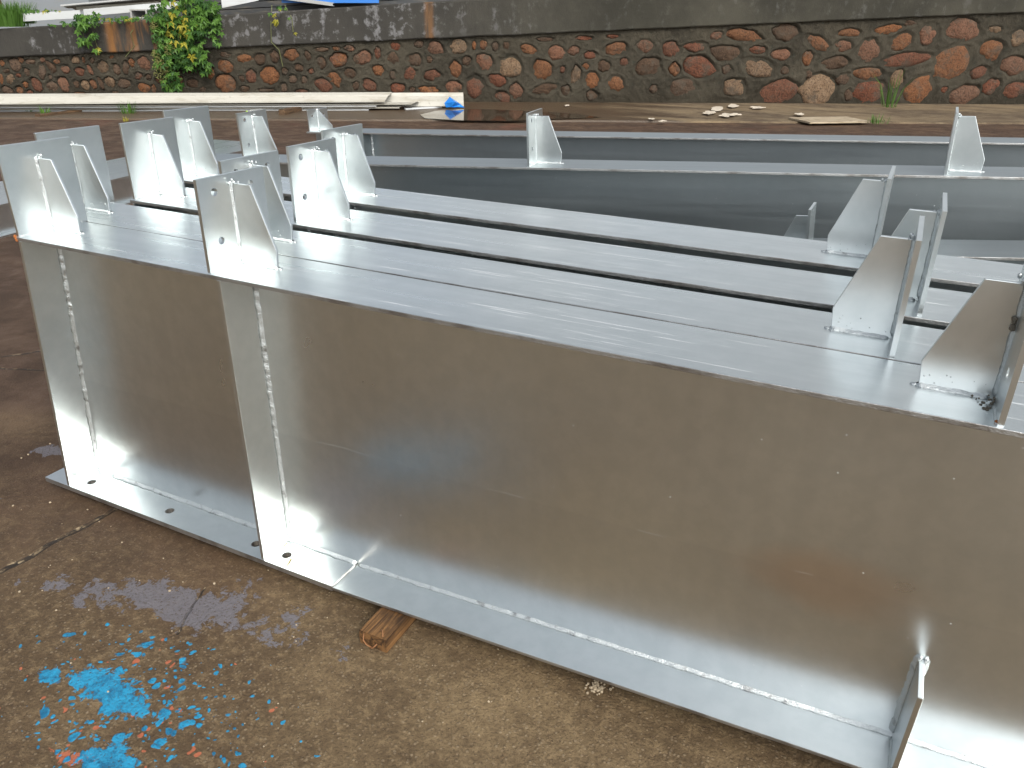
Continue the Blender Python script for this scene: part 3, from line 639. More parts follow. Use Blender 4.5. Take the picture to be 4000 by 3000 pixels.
def beam(name, label, cat, x0, yw, rz, L, yf, yb, zt, bottom, tf, brackets, stiff, holes=(), tw=.006, group='galvanised beams on the yard', webmat='web', tilt=0.0, zo=0.0, dull=False):
    """x0,yw = left end of the web in metres; yf/yb = front/back flange edge from the web; bottom = [(xa,za,xb,zb,t,yf,yb)] top-face profile"""
    e = empty(name, (x0, yw, zo), rz); e.rotation_euler = (0, -tilt, rz); tag(e, label, cat, group, 'thing')
    mf, mp = ('dullflange', 'dullplate') if dull else ('flange', 'plate')
    mb = MB(); n = max(2, int(L / .25)); vs = []
    for i in range(n + 1):                  # very slight waviness along the flange
        xx = L * i / n; w_ = .0008 * mnoise.noise((xx * 2, x0 * 9, yw * 9))
        vs += [(xx, yf + w_, zt - tf + w_), (xx, yb + w_, zt - tf + w_), (xx, yb + w_, zt + w_), (xx, yf + w_, zt + w_)]
    fs = []
    for i in range(n):
        for k in range(4): fs.append((i*4+k, i*4+(k+1)%4, i*4+4+(k+1)%4, i*4+4+k))
    fs += [(0, 1, 2, 3), tuple(n*4 + k for k in range(4))]
    mb.add(vs, fs); tfo = mb.build('top_flange', M[mf], e, bevel=.0012)
    tfo.data.materials.append(M['edge'])
    for p in tfo.data.polygons:
        if abs(p.normal.y) > .9 or abs(p.normal.x) > .9: p.material_index = 1
    prof = [(bottom[0][0] if bottom[0][0] > 0 else 0.0, zt - tf - .0003)]
    pts_b = []
    for (xa, za, xb, zb, t, f_, b_) in bottom:
        loops = [[(xa, f_), (xb, f_), (xb, b_), (xa, b_)]] + [circ(hx, hy, .0125, 18) for hx, hy in holes if xa < hx < xb]
        sl = (zb - za) / (xb - xa)
        mb = MB(); mb.prism(loops, lambda a, b, q: (a, b, za + sl * (a - xa) - q), t)
        bo = mb.build('bottom_flange', M[mf if dull else 'lowflange'], e, bevel=.0012); bo.data.materials.append(M['edge'])
        for p in bo.data.polygons:
            if (abs(p.normal.y) > .9 or abs(p.normal.x) > .9): p.material_index = 1
        pts_b += [(max(xa, 0.0), za + sl * (max(xa, 0) - xa)), (xb, zb)]
    poly = [(0.0, zt - tf - .0003), (L - .002, zt - tf - .0003)] + [(a if a < L else L - .002, z + .0003) for a, z in reversed(pts_b)]
    if stiff: poly[-1] = (poly[-1][0] + min(0.0, stiff[0][1]), poly[-1][1])
    mb = MB(); mb.prism([poly], lambda a, b, q: (a, -tw / 2 + q, b), tw)
    mb.build('web', M[webmat], e)
    mb = MB()                                # fillet welds along the web
    for (xa, za, xb, zb, t, f_, b_) in bottom:
        mb.bead((max(xa, 0) + .004, -tw / 2, za + (zb - za) * (max(xa, 0) - xa) / (xb - xa)), (xb, -tw / 2, zb), (0, -1, 0), (0, 0, 1), .0090 if t > .01 else .0072, .010)
    mb.build('weld_bead', M['weld'], e, smooth=True)
    def zb_at(x):
        for (xa, za, xb, zb, t, f_, b_) in bottom:
            if xa <= x <= xb: return za + (zb - za) * (x - xa) / (xb - xa)
        return bottom[-1][3]
    if len(bottom) > 1:
        xs = bottom[0][2]
        mb = MB(); zz = zb_at(xs - .001)
        for sg in (-1, 1):
            mb.bead((xs, bottom[0][5] + .004, zz - .001), (xs, -.006, zz - .001), (sg, 0, 0), (0, 0, 1), .0030)
        mb.build('splice_weld', M['edge'], e, smooth=True)
    for (xt, xb_, hfull, sides) in stiff:    # vertical stiffeners between the flanges
        for sg in sides:
            yo = (yf + .001) if sg < 0 else (yb - .001); yi = sg * (tw / 2 + .0003); t = .009
            zb = zb_at(xb_) + .0004; ztp = (zt - tf - .0004) if hfull is None else zb + hfull
            fr = 1.0 if hfull is None else 0.0
            mb = MB()
            mb.hexa([(xb_ - t/2, yo, zb), (xb_ + t/2, yo, zb), (xb_ + t/2, yi, zb), (xb_ - t/2, yi, zb),
                     (xt - t/2, yo, ztp), (xt + t/2, yo, ztp), (xt + t/2, yi, ztp), (xt - t/2, yi, ztp)])
            so = mb.build('stiffener', M[mp], e, bevel=.0012)
            mb = MB(); st = [(xb_, zb + .008), (xt, ztp - (.004 if hfull is None else -.006))]
            for sd in (-1, 1):
                mb.bead((st[0][0] + sd * t / 2, sg * tw / 2, st[0][1]), (st[1][0] + sd * t / 2, sg * tw / 2, st[1][1]), (0, sg, 0), (sd, 0, 0), .0085)
                mb.bead((xb_ + sd * t / 2, yo + .004 * -sg, zb), (xb_ + sd * t / 2, sg * .012, zb), (sd, 0, 0), (0, 0, 1), .0035)
            if hfull is not None:
                for i in range(5): mb.blob((xt + rnd.uniform(-.008, .008), -tw / 2 - .003, ztp + rnd.uniform(0, .010)), rnd.uniform(.003, .006))
            mb.build('weld_bead', M['weld'], so, smooth=True)
    for b in brackets: bracket(e, b[0], b[1], zt, b[2] if len(b) > 4 else 0.0, b[3], *(b[4:] if len(b) > 4 else ()))
    return e

ZB = uz(-2.478)
def std_bottom(L, yf, yb, off=-.165):
    xs = .8925
    return [(off, ZB, xs, ZB, .014, yf, yb), (xs + .0006, uz(-2.484), L, uz(-2.484) + .0434 * (L - xs), .008, yf, yb)]
HOLES = [(-.0205, -.056), (.297, -.055), (.613, -.058), (.715, -.058)]
def std(label, xl, yw, yf, yb, br, webmat='web', stf=None, x_end=1.45, group='four tall beams standing side by side'):
    L = x_end - ux(xl)
    brs = [(ux(b - xl), d, 0.0, kd, False, ln) for b, d, kd, ln in br]
    s0 = stf or [(.012, -.062, None, (-1, 1)), (.672, .674, None, (-1, 1))]
    f_, b_ = ux(yf - yw), ux(yb - yw)
    return beam('steel_beam', label, 'beam', ux(xl), ux(yw), 0.0, L, f_, b_, ZT, std_bottom(L, f_, b_), .009, brs, s0, HOLES, group=group, webmat=webmat)
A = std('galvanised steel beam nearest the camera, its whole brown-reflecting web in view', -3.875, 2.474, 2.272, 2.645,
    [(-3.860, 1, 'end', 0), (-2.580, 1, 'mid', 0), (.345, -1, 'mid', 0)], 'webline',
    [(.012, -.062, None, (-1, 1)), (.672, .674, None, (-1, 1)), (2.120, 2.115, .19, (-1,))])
B_ = std('galvanised steel beam touching the back of the nearest beam, second of four', -4.14, 2.852, 2.656, 3.035,
    [(-4.125, 1, 'end', 0), (-2.83, 1, 'mid', 0), (.052, -1, 'mid', 0)])
C_ = std('third of the four tall galvanised beams, dark gaps on both sides', -4.11, 3.345, 3.13, 3.56,
    [(-4.095, 1, 'end', 0), (-2.865, 1, 'mid', 0), (.122, -1, 'mid', 0)])
D_ = std('rearmost of the four tall parallel galvanised beams, angled beams behind it', -4.43, 3.93, 3.715, 4.14,
    [(-4.415, 1, 'end', 0), (-3.12, 1, 'mid', 0), (-.09, -1, 'mid', 0)])
mb = MB(); xr = ux(.345 + 3.875); f0 = ux(2.272 - 2.474)
for k in range(14): mb.blob((xr - abs(rnd.gauss(.004, .010)), rnd.uniform(-.028, -.004), ZT + abs(rnd.gauss(0, .006))), rnd.uniform(.001, .0028))
for k in range(6): mb.blob((xr - rnd.uniform(.006, .02), rnd.uniform(-.05, -.02), ZT + .0008), rnd.uniform(.002, .004), (1, 1, .3))
for k in range(4): mb.blob((xr - .004, -.006, ZT + .125 + rnd.uniform(-.014, .014)), rnd.uniform(.003, .005))
tag(mb.build('weld_slag', M['slag'], A), kind='stuff')
mb = MB()
for k in range(5): mb.blob((rnd.uniform(.0, .006), f0 + rnd.uniform(-.001, .004), ZT - rnd.uniform(-.002, .010)), rnd.uniform(.0025, .0045))
for k in range(4): mb.blob((xr + rnd.uniform(-.002, .006), f0 + rnd.uniform(.012, .018), ZT + .001), rnd.uniform(.002, .0035))
tag(mb.build('rust_spot', M['rustplate'], A), kind='stuff')
# slightly skewed and tilted beams behind
def skewed(label, xl, yc0, zfun, xr, brs, stf, sl=.149, wf=.105, zb=.045):
    rz = math.atan(sl); dz = (zfun(xr) - zfun(xl)) / (xr - xl) * math.cos(rz); L = (xr - xl) * S / math.cos(rz)
    zt = uz(zfun(xl)); bl = [(ux(b - xl) / math.cos(rz), d, 0.0, kd, sm, 0.0, yw_) for b, d, kd, sm, yw_ in brs]
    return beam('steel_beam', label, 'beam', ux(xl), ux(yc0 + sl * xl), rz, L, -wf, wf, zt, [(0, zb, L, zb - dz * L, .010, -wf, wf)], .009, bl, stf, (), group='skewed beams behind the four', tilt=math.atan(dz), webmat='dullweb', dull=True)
skewed('long galvanised beam behind the four, three gusset brackets along its upward tilt', -6.0, 6.117, lambda x: -.895 - .0438 * (.64 - x), 3.2,
    [(-5.92, 1, 'tri', False, -.1), (-5.14, 1, 'mid', False, -.08), (-2.60, 1, 'mid', False, 0), (.27, 1, 'mid', False, -.155)], [(.01, .01, None, (-1, 1))])
skewed('farthest galvanised beam, bordering the dark brown yard below the wall', -6.68, 8.928, lambda x: -1.015 - .036 * (.87 - x), 3.8,
    [(-6.62, 1, 'tri', False, -.15)], [(.38, .38, None, (-1,))])
skewed('low tilted galvanised beam wedged close behind the rearmost of the four, one small cleat', -4.85, 5.10, lambda x: -1.17 - .078 * (.64 - x), 3.2,
    [(-.40, -1, 'mid', True, -.15)], [(.01, .01, None, (-1, 1))], wf=.1)
# low wide member lying left of the beams
e = empty('steel_member', (-5.35, 2.6, 0), R(97)); tag(e, 'low wide galvanised member with bolt holes lying beyond the left brackets', 'steel member')
mb = MB(); mb.prism([[(0, -.36), (3.1, -.36), (3.1, .30), (0, .30)], circ(1.25, -.22, .022), circ(2.1, -.22, .022)], lambda a, b, q: (a, b, .20 - q), .012); mb.build('top_flange', M['flange'], e, bevel=.001)
mb = MB(); mb.box((0, -.30, .012), (3.1, -.29, .1877)); mb.build('web', M['web'], e)
mb = MB(); mb.box((0, .22, .012), (3.1, .23, .1877)); mb.build('web', M['web'], e)
mb = MB(); mb.box((0, -.36, .0), (3.1, .30, .0117)); mb.build('bottom_flange', M['flange'], e)

# ------------------------------------------------------------------ timbers under the beams
def timber(name, label, x0, x1, y0, y1, h, mat, jit=.004, rz=0.0, z0=0.0):
    cx, cy = (x0 + x1) / 2, y0
    e = empty(name, (cx, cy, z0), rz); tag(e, label, 'timber')
    hw = (x1 - x0) / 2; L = y1 - y0; vs = []; fs = []; n = 10
    for i in range(n + 1):
        y = L * i / n; j = lambda: rnd.uniform(-jit, jit) * .4
        vs += [(-hw + j(), y, 0), (hw + j(), y, 0), (hw + j(), y, h * .5 + j()), (hw * .96 + j(), y, h - abs(j()) - .001), (-hw * .96 + j(), y, h - abs(j()) - .001), (-hw + j(), y, h * .5)]
    for i in range(n):
        for k in range(6): fs.append((i*6+k, i*6+(k+1)%6, i*6+6+(k+1)%6, i*6+6+k))
    fs += [tuple(range(6)), tuple(n*6 + k for k in range(6))]
    mesh_obj('wood_block', vs, fs, mat, e); return e
tb = timber('timber_bearer', 'short brown timber block poking out from under the nearest beam', -.905, -.832, 1.055, 2.15, .0395, M['wood'])
mb = MB()
for pl in ([(-.022, -.002, .034), (-.020, -.008, .020), (-.010, -.010, .012), (.002, -.006, .006)], [(-.004, -.007, .003), (.006, -.010, .010), (.014, -.004, .020)], [(.012, .02, .041), (.020, .012, .043), (.026, .004, .040)]):
    mb.tube(pl, .0016, 5)
mb.build('bent_nail', M['rust'], tb, smooth=True)
timber('timber_bearer', 'thick timber bearer carrying the right ends of the beams', .95, 1.05, 1.0, 2.2, .085, M['wood'])
timber('timber_bearer', 'timber bearer under the angled beams on their left', -1.75, -1.65, 2.35, 3.9, .039, M['wood'])
timber('timber_bearer', 'timber bearer under the angled beams on their right', .60, .70, 2.3, 4.6, .039, M['wood'])
for pl, lb in (([(.71, -.045, ZB + .028), (.703, -.05, ZB + .020), (.700, -.055, ZB + .004)], 'dry straw stalk leaning in the corner of the second stiffener'), ([(.735, -.063, ZB + .003), (.742, -.08, ZB + .002), (.744, -.092, ZB + .003)], 'dry straw stalk lying flat beside the last bolt hole')):
    mb = MB(); mb.tube([Vector(p) + Vector((ux(-3.875), ux(2.474), 0)) for p in pl], .0014, 5)
    tag(mb.build('straw', M['straw'], None), lb, 'straw')

# ------------------------------------------------------------------ ground litter
gv = MB(); cnt = 0
while cnt < 210:
    x = rnd.uniform(-2.6, 1.2); y = rnd.uniform(.35, 1.35)
    r = rnd.choice((.0012, .0015, .002, .002, .0026, .0036)); cnt += 1
    gv.blob((x, y, r * .5), r, (1, 1, .7))
for k in range(60):
    p = at_z(2330 + rnd.gauss(0, 20), 2685 + rnd.gauss(0, 12)); gv.blob((p.x, p.y, .002), rnd.uniform(.002, .004), (1, 1, .7))
o = gv.build('grit', M['pebble']); tag(o, 'loose pale grit scattered over the concrete', 'grit', kind='stuff')

# ------------------------------------------------------------------ stack of white roofing sheets at the wall foot
def sheet(name, label, p0, p1, prof, mat, group, sag=0.0, twist=0.0, n=24, t=.0015, endcut=None, warp=0.0, cat='metal sheet'):
    """profile prof [(d,z)] (d towards the wall) swept from p0 to p1 as a thin folded sheet"""
    p0, p1 = Vector(p0), Vector(p1); dr = (p1 - p0).normalized(); sd = Vector((-dr.y, dr.x, 0)).normalized()
    e = p0.copy(); vs = []; fs = []; m = len(prof); ph = rnd.uniform(0, 50)
    for i in range(n + 1):
        a = i / n; c = p0.lerp(p1, a)
        for q, (d, z) in enumerate(prof):
            aa = (endcut[q] if endcut else 0.0) * max(0, (a - .9) / .1)
            vs.append(c + dr * aa + sd * (d + warp * mnoise.noise((ph + a * 3, 0, 0))) + Vector((0, 0, z + sag * math.sin(a * math.pi) + twist * d * a + .35 * warp * mnoise.noise((ph + a * 5, 4, 0)))) - e)
    for i in range(n):
        for k in range(m - 1): fs.append((i*m+k, i*m+k+1, i*m+m+k+1, i*m+m+k))
    o = mesh_obj(name, vs, fs, mat); o.location = e
    so = o.modifiers.new('thickness', 'SOLIDIFY'); so.thickness = t
    tag(o, label, cat, group); return o
GS = 'white sheets stacked along the wall'
GL = at_z(-900, 436); G0 = at_z(0, 434); GR = at_z(1520, 428)
def gp(px, py, z): return at_z(px, py, z)
tray = lambda w, h: [(0, .0), (0.0, .012), (.012, .012), (.012, h * .3), (.03, h), (.06, h + .004), (.075, h - .006), (w * .5, h + .002), (w - .06, h), (w, h - .01), (w, h - .03)]
zz = .05
for i, (xa, ya, xb, yb, z, hh, mt) in enumerate([(-900, 444, 1390, 437, .015, .012, 'white'), (-900, 438, 1440, 431, .040, .012, 'white2'), (-900, 432, 1560, 423, .066, .012, 'white'),
                                  (-900, 426, 1470, 417, .092, .012, 'white2'), (-900, 420, 1610, 409, .115, .014, 'white')]):
    lab = ['lowest white sheet in the long stack on the yard', 'second white sheet from the bottom of the long stack', 'third white sheet of the long stack, its end sticking out', 'fourth white sheet of the long stack, shorter than its neighbours', 'fifth white sheet of the long stack, curled at its end'][i]
    sheet('roofing_sheet', lab, at_z(xa, ya - 3, z), at_z(xb, yb - 3, z), [(0, 0), (.004, -.012), (0.002, 0.003), (.06, .004), (.10, hh), (.14, hh), (.18, .004), (.30, .004), (.34, hh), (.38, hh), (.42, .004), (.48, .002)], M[mt], GS, warp=.018, endcut=[0, 0, 0, .02, .06, .08, .1, .12, .14, .1, .1, .1])
sheet('ridge_flashing', 'broad cream folded flashing on top of the sheet stack', at_z(-900, 412, .142), at_z(1490, 398, .150), [(0, -.004), (0, .006), (.04, .010), (.10, .070), (.105, .085), (.16, .118), (.19, .110), (.42, .10)], M['white'], GS, warp=.016, endcut=[.05, .05, .05, 0.1, .12, .16, .16, .16])
sheet('ridge_flashing', 'cream folded flashing with blue underside reaching farthest right of the stack', at_z(900, 420, .06), at_z(1812, 415, .055), [(0, .0), (.02, .07), (.03, .075), (.04, .14), (.05, .145), (.07, .19), (.14, .185), (.30, .17)], M['white'], GS, warp=.012)
sheet('flashing_strip', 'thin loose white strip lying before the end of the stack', at_z(1585, 429, .03), at_z(1728, 421, .03), [(0, 0), (.01, .02), (.05, .022), (.06, 0)], M['white2'], GS, n=4)
vs = []; fs = []                                             # crumpled blue film
FK = [(1736, 404, 1.10), (1757, 379, 1.04), (1778, 399, 1.18), (1762, 419, 1.14), (1800, 408, 1.08), (1814, 420, 1.12), (1742, 419, 1.10)]
KP = [at_wall(*k) for k in FK]
for tri in ((0, 1, 2), (0, 2, 6), (2, 3, 6), (1, 4, 2), (2, 4, 3), (4, 5, 3)):
    a, b, c = (KP[q] for q in tri); nS = 5; idx = {}
    for i in range(nS + 1):
        for j in range(nS + 1 - i):
            P = a + (b - a) * (i / nS) + (c - a) * (j / nS); idx[i, j] = len(vs)
            vs.append(P + WN * .018 * mnoise.noise(P * 14) + Vector((0, 0, .008 * mnoise.noise(P * 11))))
    for i in range(nS):
        for j in range(nS - i):
            fs.append((idx[i, j], idx[i + 1, j], idx[i, j + 1]))
            if i + j < nS - 1: fs.append((idx[i + 1, j], idx[i + 1, j + 1], idx[i, j + 1]))
o = mesh_obj('plastic_film', vs, fs, M['bluefilm'])
bm = bmesh.new(); bm.from_mesh(o.data); bmesh.ops.remove_doubles(bm, verts=bm.verts, dist=.0005); bm.to_mesh(o.data); bm.free()
tag(o, 'crumpled bright blue plastic film at the right end of the sheets', 'film')
so = o.modifiers.new('thickness', 'SOLIDIFY'); so.thickness = .002

def lay_box(name, label, cat, a, b, wd, h, mat, group=None):
    """a board / baulk lying on the ground between two ground points"""
    a, b = Vector(a), Vector(b); dr = b - a; L = dr.length; rz = math.atan2(dr.y, dr.x); vs = []; fs = []
    n = 6
    for i in range(n + 1):
        x = L * i / n; j = lambda: rnd.uniform(-1, 1) * .06 * min(wd, h)
        vs += [(x + j(), -wd / 2 + j(), 0), (x, wd / 2 + j(), 0), (x, wd / 2 + j(), h + j()), (x + j(), -wd / 2 + j(), h + j())]
    for i in range(n):
        for k in range(4): fs.append((i*4+k, i*4+(k+1)%4, i*4+4+(k+1)%4, i*4+4+k))
    fs += [(0, 1, 2, 3), tuple(n*4+k for k in range(4))]
    o = mesh_obj(name, vs, fs, mat); o.location = a; o.rotation_euler = (0, 0, rz); tag(o, label, cat, group); return o
lay_box('timber_baulk', 'dark damp timber baulk lying before the sheet stack', 'timber', at_z(1102, 455, 0), at_z(1200, 432, 0), .10, .085, M['wood2'])
lay_box('timber_baulk', 'brown plank half under the left sheets', 'timber', at_z(150, 462, 0), at_z(335, 440, 0), .10, .05, M['wood2'])
lay_box('plank', 'thin pale board lying flat behind the left brackets', 'plank', at_z(410, 457, 0), at_z(560, 446, 0), .12, .018, M['board'])
lay_box('plank', 'weathered slab board lying on the sandy strip at right', 'plank', at_z(3120, 474, .03), at_z(3350, 470, .03), .55, .022, M['board'])
# bottle
bp = at_z(962, 447, 0); bq = at_z(1020, 444, 0); dr = (bq - bp).normalized(); L = .24
e = empty('plastic_bottle', bp); tag(e, 'clear plastic bottle with lime cap lying on the yard', 'bottle')
prof = [(.02, .012), (.03, .013), (.05, .03), (.08, .034), (.12, .031), (.16, .034), (.22, .034), (.235, .030), (.24, .01)]
mb = MB(); mb.tube([Vector((0, 0, .035)) + dr * a for a, r in prof], [r for a, r in prof], 12); mb.build('bottle_body', M['pet'], e, smooth=True)
mb = MB(); mb.tube([Vector((0, 0, .035)) + dr * a for a in (0, .022)], [.016, .016], 12); mb.build('cap', M['cap'], e)
# plastic mesh
a = at_z(1345, 462, .006); bx = at_z(1420, 440, .006) - a; by = at_z(1540, 446, .006) - at_z(1420, 440, .006)
mb = MB()
for i in range(15): mb.tube([a + bx * (i / 14), a + bx * (i / 14) + by], .006, 4)
for i in range(15): mb.tube([a + by * (i / 14), a + by * (i / 14) + bx], .006, 4)
o = mb.build('plastic_mesh', M['mesh']); tag(o, 'beige plastic netting lying flat by the sheet stack', 'netting')
# pale flakes on the apron
for i, (cx, cy, sx, sy) in enumerate([(2800, 423, 34, 10), (2860, 414, 30, 8), (2770, 440, 26, 8), (2835, 450, 34, 8), (2870, 447, 30, 5), (2960, 420, 30, 5), (3120, 446, 24, 5), (2545, 463, 14, 3), (2590, 471, 20, 3), (2215, 412, 10, 3)]):
    vs = []; nP = 11
    for k in range(nP):
        q = rnd.uniform(.45, 1.1); vs.append(at_z(cx + sx * q * math.cos(6.283 * k / nP), cy + sy * q * math.sin(6.283 * k / nP), .045 + rnd.uniform(0, .012)))
    o = mesh_obj('lime_flake', vs, [tuple(range(nP))], M['paper']); so = o.modifiers.new('thickness', 'SOLIDIFY'); so.thickness = .006
    tag(o, 'pale peeled flake ' + ['at the heart of the pale cluster below the wall', 'farthest back of the pale cluster, nearest the wall', 'at the left edge of the pale cluster on the strip', 'nearest the yard in the pale cluster on the strip', 'at the lower right of the pale cluster on the strip', 'just right of the pale cluster on the strip', 'touching the left end of the slab board', 'lying alone at the strip edge, the more left', 'lying alone at the strip edge, the more right', 'tiny and alone at the wall foot above the puddle'][i], 'flake', 'pale flakes on the strip')

# ------------------------------------------------------------------ things on top of the wall
GT = 'steel stored on the terrace'
def on_top(px, py, off): return at_wall(px, py, off)
def channel(label, a, b, h, d, mat, name='steel_channel', cat='channel', lip=.05, t=.012):
    a, b = Vector(a), Vector(b); dr = (b - a).normalized(); sd = Vector((-dr.y, dr.x, 0)).normalized(); up = Vector((0, 0, 1))
    e = empty(name, a); tag(e, label, cat, GT)
    def slab(nm, d0, d1, z0, z1):
        mb = MB(); vs = []
        for P in (a, b):
            for dd, z in ((d0, z0), (d1, z0), (d1, z1), (d0, z1)): vs.append(P - a + sd * dd + up * z)
        mb.add(vs, [(0,1,2,3),(4,5,6,7),(0,1,5,4),(1,2,6,5),(2,3,7,6),(3,0,4,7)]); mb.build(nm, mat, e)
    slab('web', 0, t, 0, h); slab('flange', t + .0005, d, h - t, h); slab('flange', t + .0005, d, 0, t)
    return e
channel('long white steel channel lying on the wall top at left', on_top(92, 84, -.12), on_top(318, 70, -.25), .11, .14, M['white2'])
channel('white steel channel behind the climbing plant on the wall top', on_top(330, 64, -.3), on_top(700, 32, -.35), .10, .12, M['white2'])
channel('square white channel end beside the climbing plant', on_top(868, 31, -.05), on_top(1010, 2, -.20), .22, .2, M['white2'])
channel('upper white channel above the grass at left', on_top(300, 42, -.5), on_top(620, 22, -.6), .06, .1, M['white'])
channel('grey channel lying among the stored steel, right of the plant', on_top(1062, -8, -.35), on_top(1300, 24, -.30), .05, .12, M['greysheet'])
lay = sheet('roofing_sheet', 'grey-backed sheet tilted over the wall top at left', on_top(236, 24, -.3), on_top(760, -24, -.5), [(0, 0), (.02, .02), (.3, -.02), (.34, .01), (.7, -.05)], M['greysheet'], GT, n=6, t=.012)
lay = sheet('roofing_sheet', 'bright blue sheet on the stored steel above the wall', on_top(1100, 8, -.42), on_top(1480, 9, -.42), [(0, -.01), (.01, .12), (.2, .13), (.24, .16), (.5, .16)], M['bluesheet'], GT, n=6, t=.01)
e = empty('sheet_pile', wp(-4, band_top(-4), -1.0)); tag(e, 'dark pile of stored steel sheets behind the blue sheet', 'sheet pile', GT)
for i in range(9):
    mb = MB(); a_ = -4.6 + rnd.uniform(-.2, .2); b_ = 1.8 + rnd.uniform(-.3, .3); z_ = .10 * i
    q0 = [wp(a_, band_top(a_) + z_, -.95) - e.location, wp(b_, band_top(b_) + z_, -.95) - e.location, wp(b_, band_top(b_) + z_, -1.6) - e.location, wp(a_, band_top(a_) + z_, -1.6) - e.location]
    mb.hexa(q0 + [p_ + Vector((0, 0, .085)) for p_ in q0]); mb.build('sheet', M['darksheet'], e)
mb = MB(); q = on_top(545, 72, -.10)
e = empty('box_section', q); tag(e, 'short hollow steel box section end on the wall top', 'box section', GT)
f = MB()
lp = [[(-.13, 0), (.13, 0), (.13, .13), (-.13, .13)], [(-.105, .02), (-.105, .11), (.105, .11), (.105, .02)]]
f.prism(lp, lambda a_, b_, q_: WU * a_ + Vector((0, 0, b_)) - WN * q_, .6); f.build('tube', M['greysheet'], e)
# building on the terrace
e = empty('terrace_building', wp(-6, 1.1, -5)); tag(e, 'plain grey rendered building wall beyond the terrace', 'building', kind='thing')
mb = MB(); P0 = wp(-16, .6, -5) - e.location; P1 = at_wall(350, 20, -5.4) - e.location; P1.z = P0.z
mb.hexa([P0, P1, P1 - WN * 4, P0 - WN * 4, P0 + Vector((0, 0, 4)), P1 + Vector((0, 0, 4)), P1 - WN * 4 + Vector((0, 0, 4)), P0 - WN * 4 + Vector((0, 0, 4))]); mb.build('wall', M['render'], e)
post = at_wall(4, 62, -.8)
o = MB(); o.tube([Vector((0, 0, 0)), Vector((.02, 0, .7))], .05, 8); o = o.build('post', M['wood2']); o.location = post; tag(o, 'brown wooden post at the far left above the wall', 'post')

# ------------------------------------------------------------------ plants
def leaf_mesh(name, lobes, mat, fold=.25):
    vs = [(0, 0, 0)]; fs = []
    for k, (an, L) in enumerate(lobes):
        a = R(an); s_, c_ = math.sin(a), math.cos(a)
        wd = L * .24
        base = len(vs)
        vs += [(s_ * L * .45 - c_ * wd, c_ * L * .45 + s_ * wd, L * fold * .12), (s_ * L, c_ * L, -L * fold), (s_ * L * .45 + c_ * wd, c_ * L * .45 - s_ * wd, L * fold * .12)]
        fs += [(0, base, base + 1), (0, base + 1, base + 2)]
    me = bpy.data.meshes.new(name); me.from_pydata(vs, [], fs); me.update(); me.materials.append(mat); return me
LOB = [(-110, .55), (-58, .85), (0, 1.0), (58, .85), (110, .55)]
def leafset(mat): return [leaf_mesh('leaf', [(a + rnd.uniform(-8, 8), L * rnd.uniform(.85, 1.1)) for a, L in LOB], mat, rnd.uniform(.15, .45)) for _ in range(3)]
LG, LD, LY = leafset(M['leaf']), leafset(M['leafd']), leafset(M['leafy'])
def put_leaf(parent, mesh, p, size, yaw=None, stuff=None):
    # leaf faces out from the wall and up, tip hanging
    out = (WN + Vector((rnd.uniform(-.7, .7), rnd.uniform(-.5, .5), rnd.uniform(.1, 1.1)))).normalized()
    tip = (Vector((rnd.uniform(-.8, .8) * WU.x, rnd.uniform(-.8, .8) * WU.y, -1)) + WN * rnd.uniform(-.1, .5)).normalized()
    x = tip.cross(out).normalized(); tip = out.cross(x).normalized()
    m = Matrix((x * size, tip * size, out * size)).transposed()
    if stuff is not None:
        stuff.add([m @ v.co + p for v in mesh.vertices], [tuple(f.vertices) for f in mesh.polygons]); return
    o = bpy.data.objects.new('leaf', mesh); C.objects.link(o); o.parent = parent
    m4 = m.to_4x4(); m4.translation = p - parent.location; o.matrix_local = m4
def climber(label, zones, nleaf, nstuff, yellow, size, stems, cat='plant', name='climbing_plant', heads=()):
    base = at_wall(zones[0][0], zones[0][1], .05); base.z = max(base.z, 0)
    e = empty(name, base); tag(e, label, cat)
    tot = sum(z[4] for z in zones)
    def pick():
        r_ = rnd.uniform(0, tot)
        for z in zones:
            r_ -= z[4]
            if r_ <= 0: break
        a = rnd.uniform(0, 6.283); q = math.sqrt(rnd.random())
        return z[0] + z[2] * q * math.cos(a), z[1] + z[3] * q * math.sin(a)
    fo = MB(); fd = MB()
    for i in range(nstuff):
        px, py = pick(); P = at_wall(px, py, rnd.uniform(.06, .20)) - base
        put_leaf(e, rnd.choice(LG), P, size * rnd.uniform(.5, .95), None, fd if rnd.random() < .6 else fo)
    if fo.v: tag(fo.build('foliage', M['leaf'], e), kind='stuff')
    if fd.v: tag(fd.build('foliage', M['leafd'], e), kind='stuff')
    for i in range(nleaf):
        px, py = pick(); P = at_wall(px, py, rnd.uniform(.16, .34))
        yl = any(math.hypot((px - a) / c, (py - b) / d) < 1 for a, b, c, d in yellow) and rnd.random() < .42
        ms = rnd.choice(LY) if yl else rnd.choice(LG if rnd.random() < .7 else LD)
        put_leaf(e, ms, P, size * rnd.uniform(.6, 1.15))
    mb = MB()
    for st in stems: mb.tube([at_wall(a, b, c) - base for a, b, c in st], .006, 5)
    if stems: mb.build('stem', M['stem'], e)
    for (hx, hy, hr) in heads:
        mb = MB(); c0 = at_wall(hx, hy, .26) - base
        for k in range(70):
            d = Vector((rnd.gauss(0, 1), rnd.gauss(0, 1), rnd.gauss(0, 1))).normalized() * (hr / 240) * rnd.uniform(.5, 1.0)
            mb.blob(c0 + d, rnd.uniform(.007, .013))
        tag(mb.build('flower_head', M['flower'], e), kind='stuff')
    return e
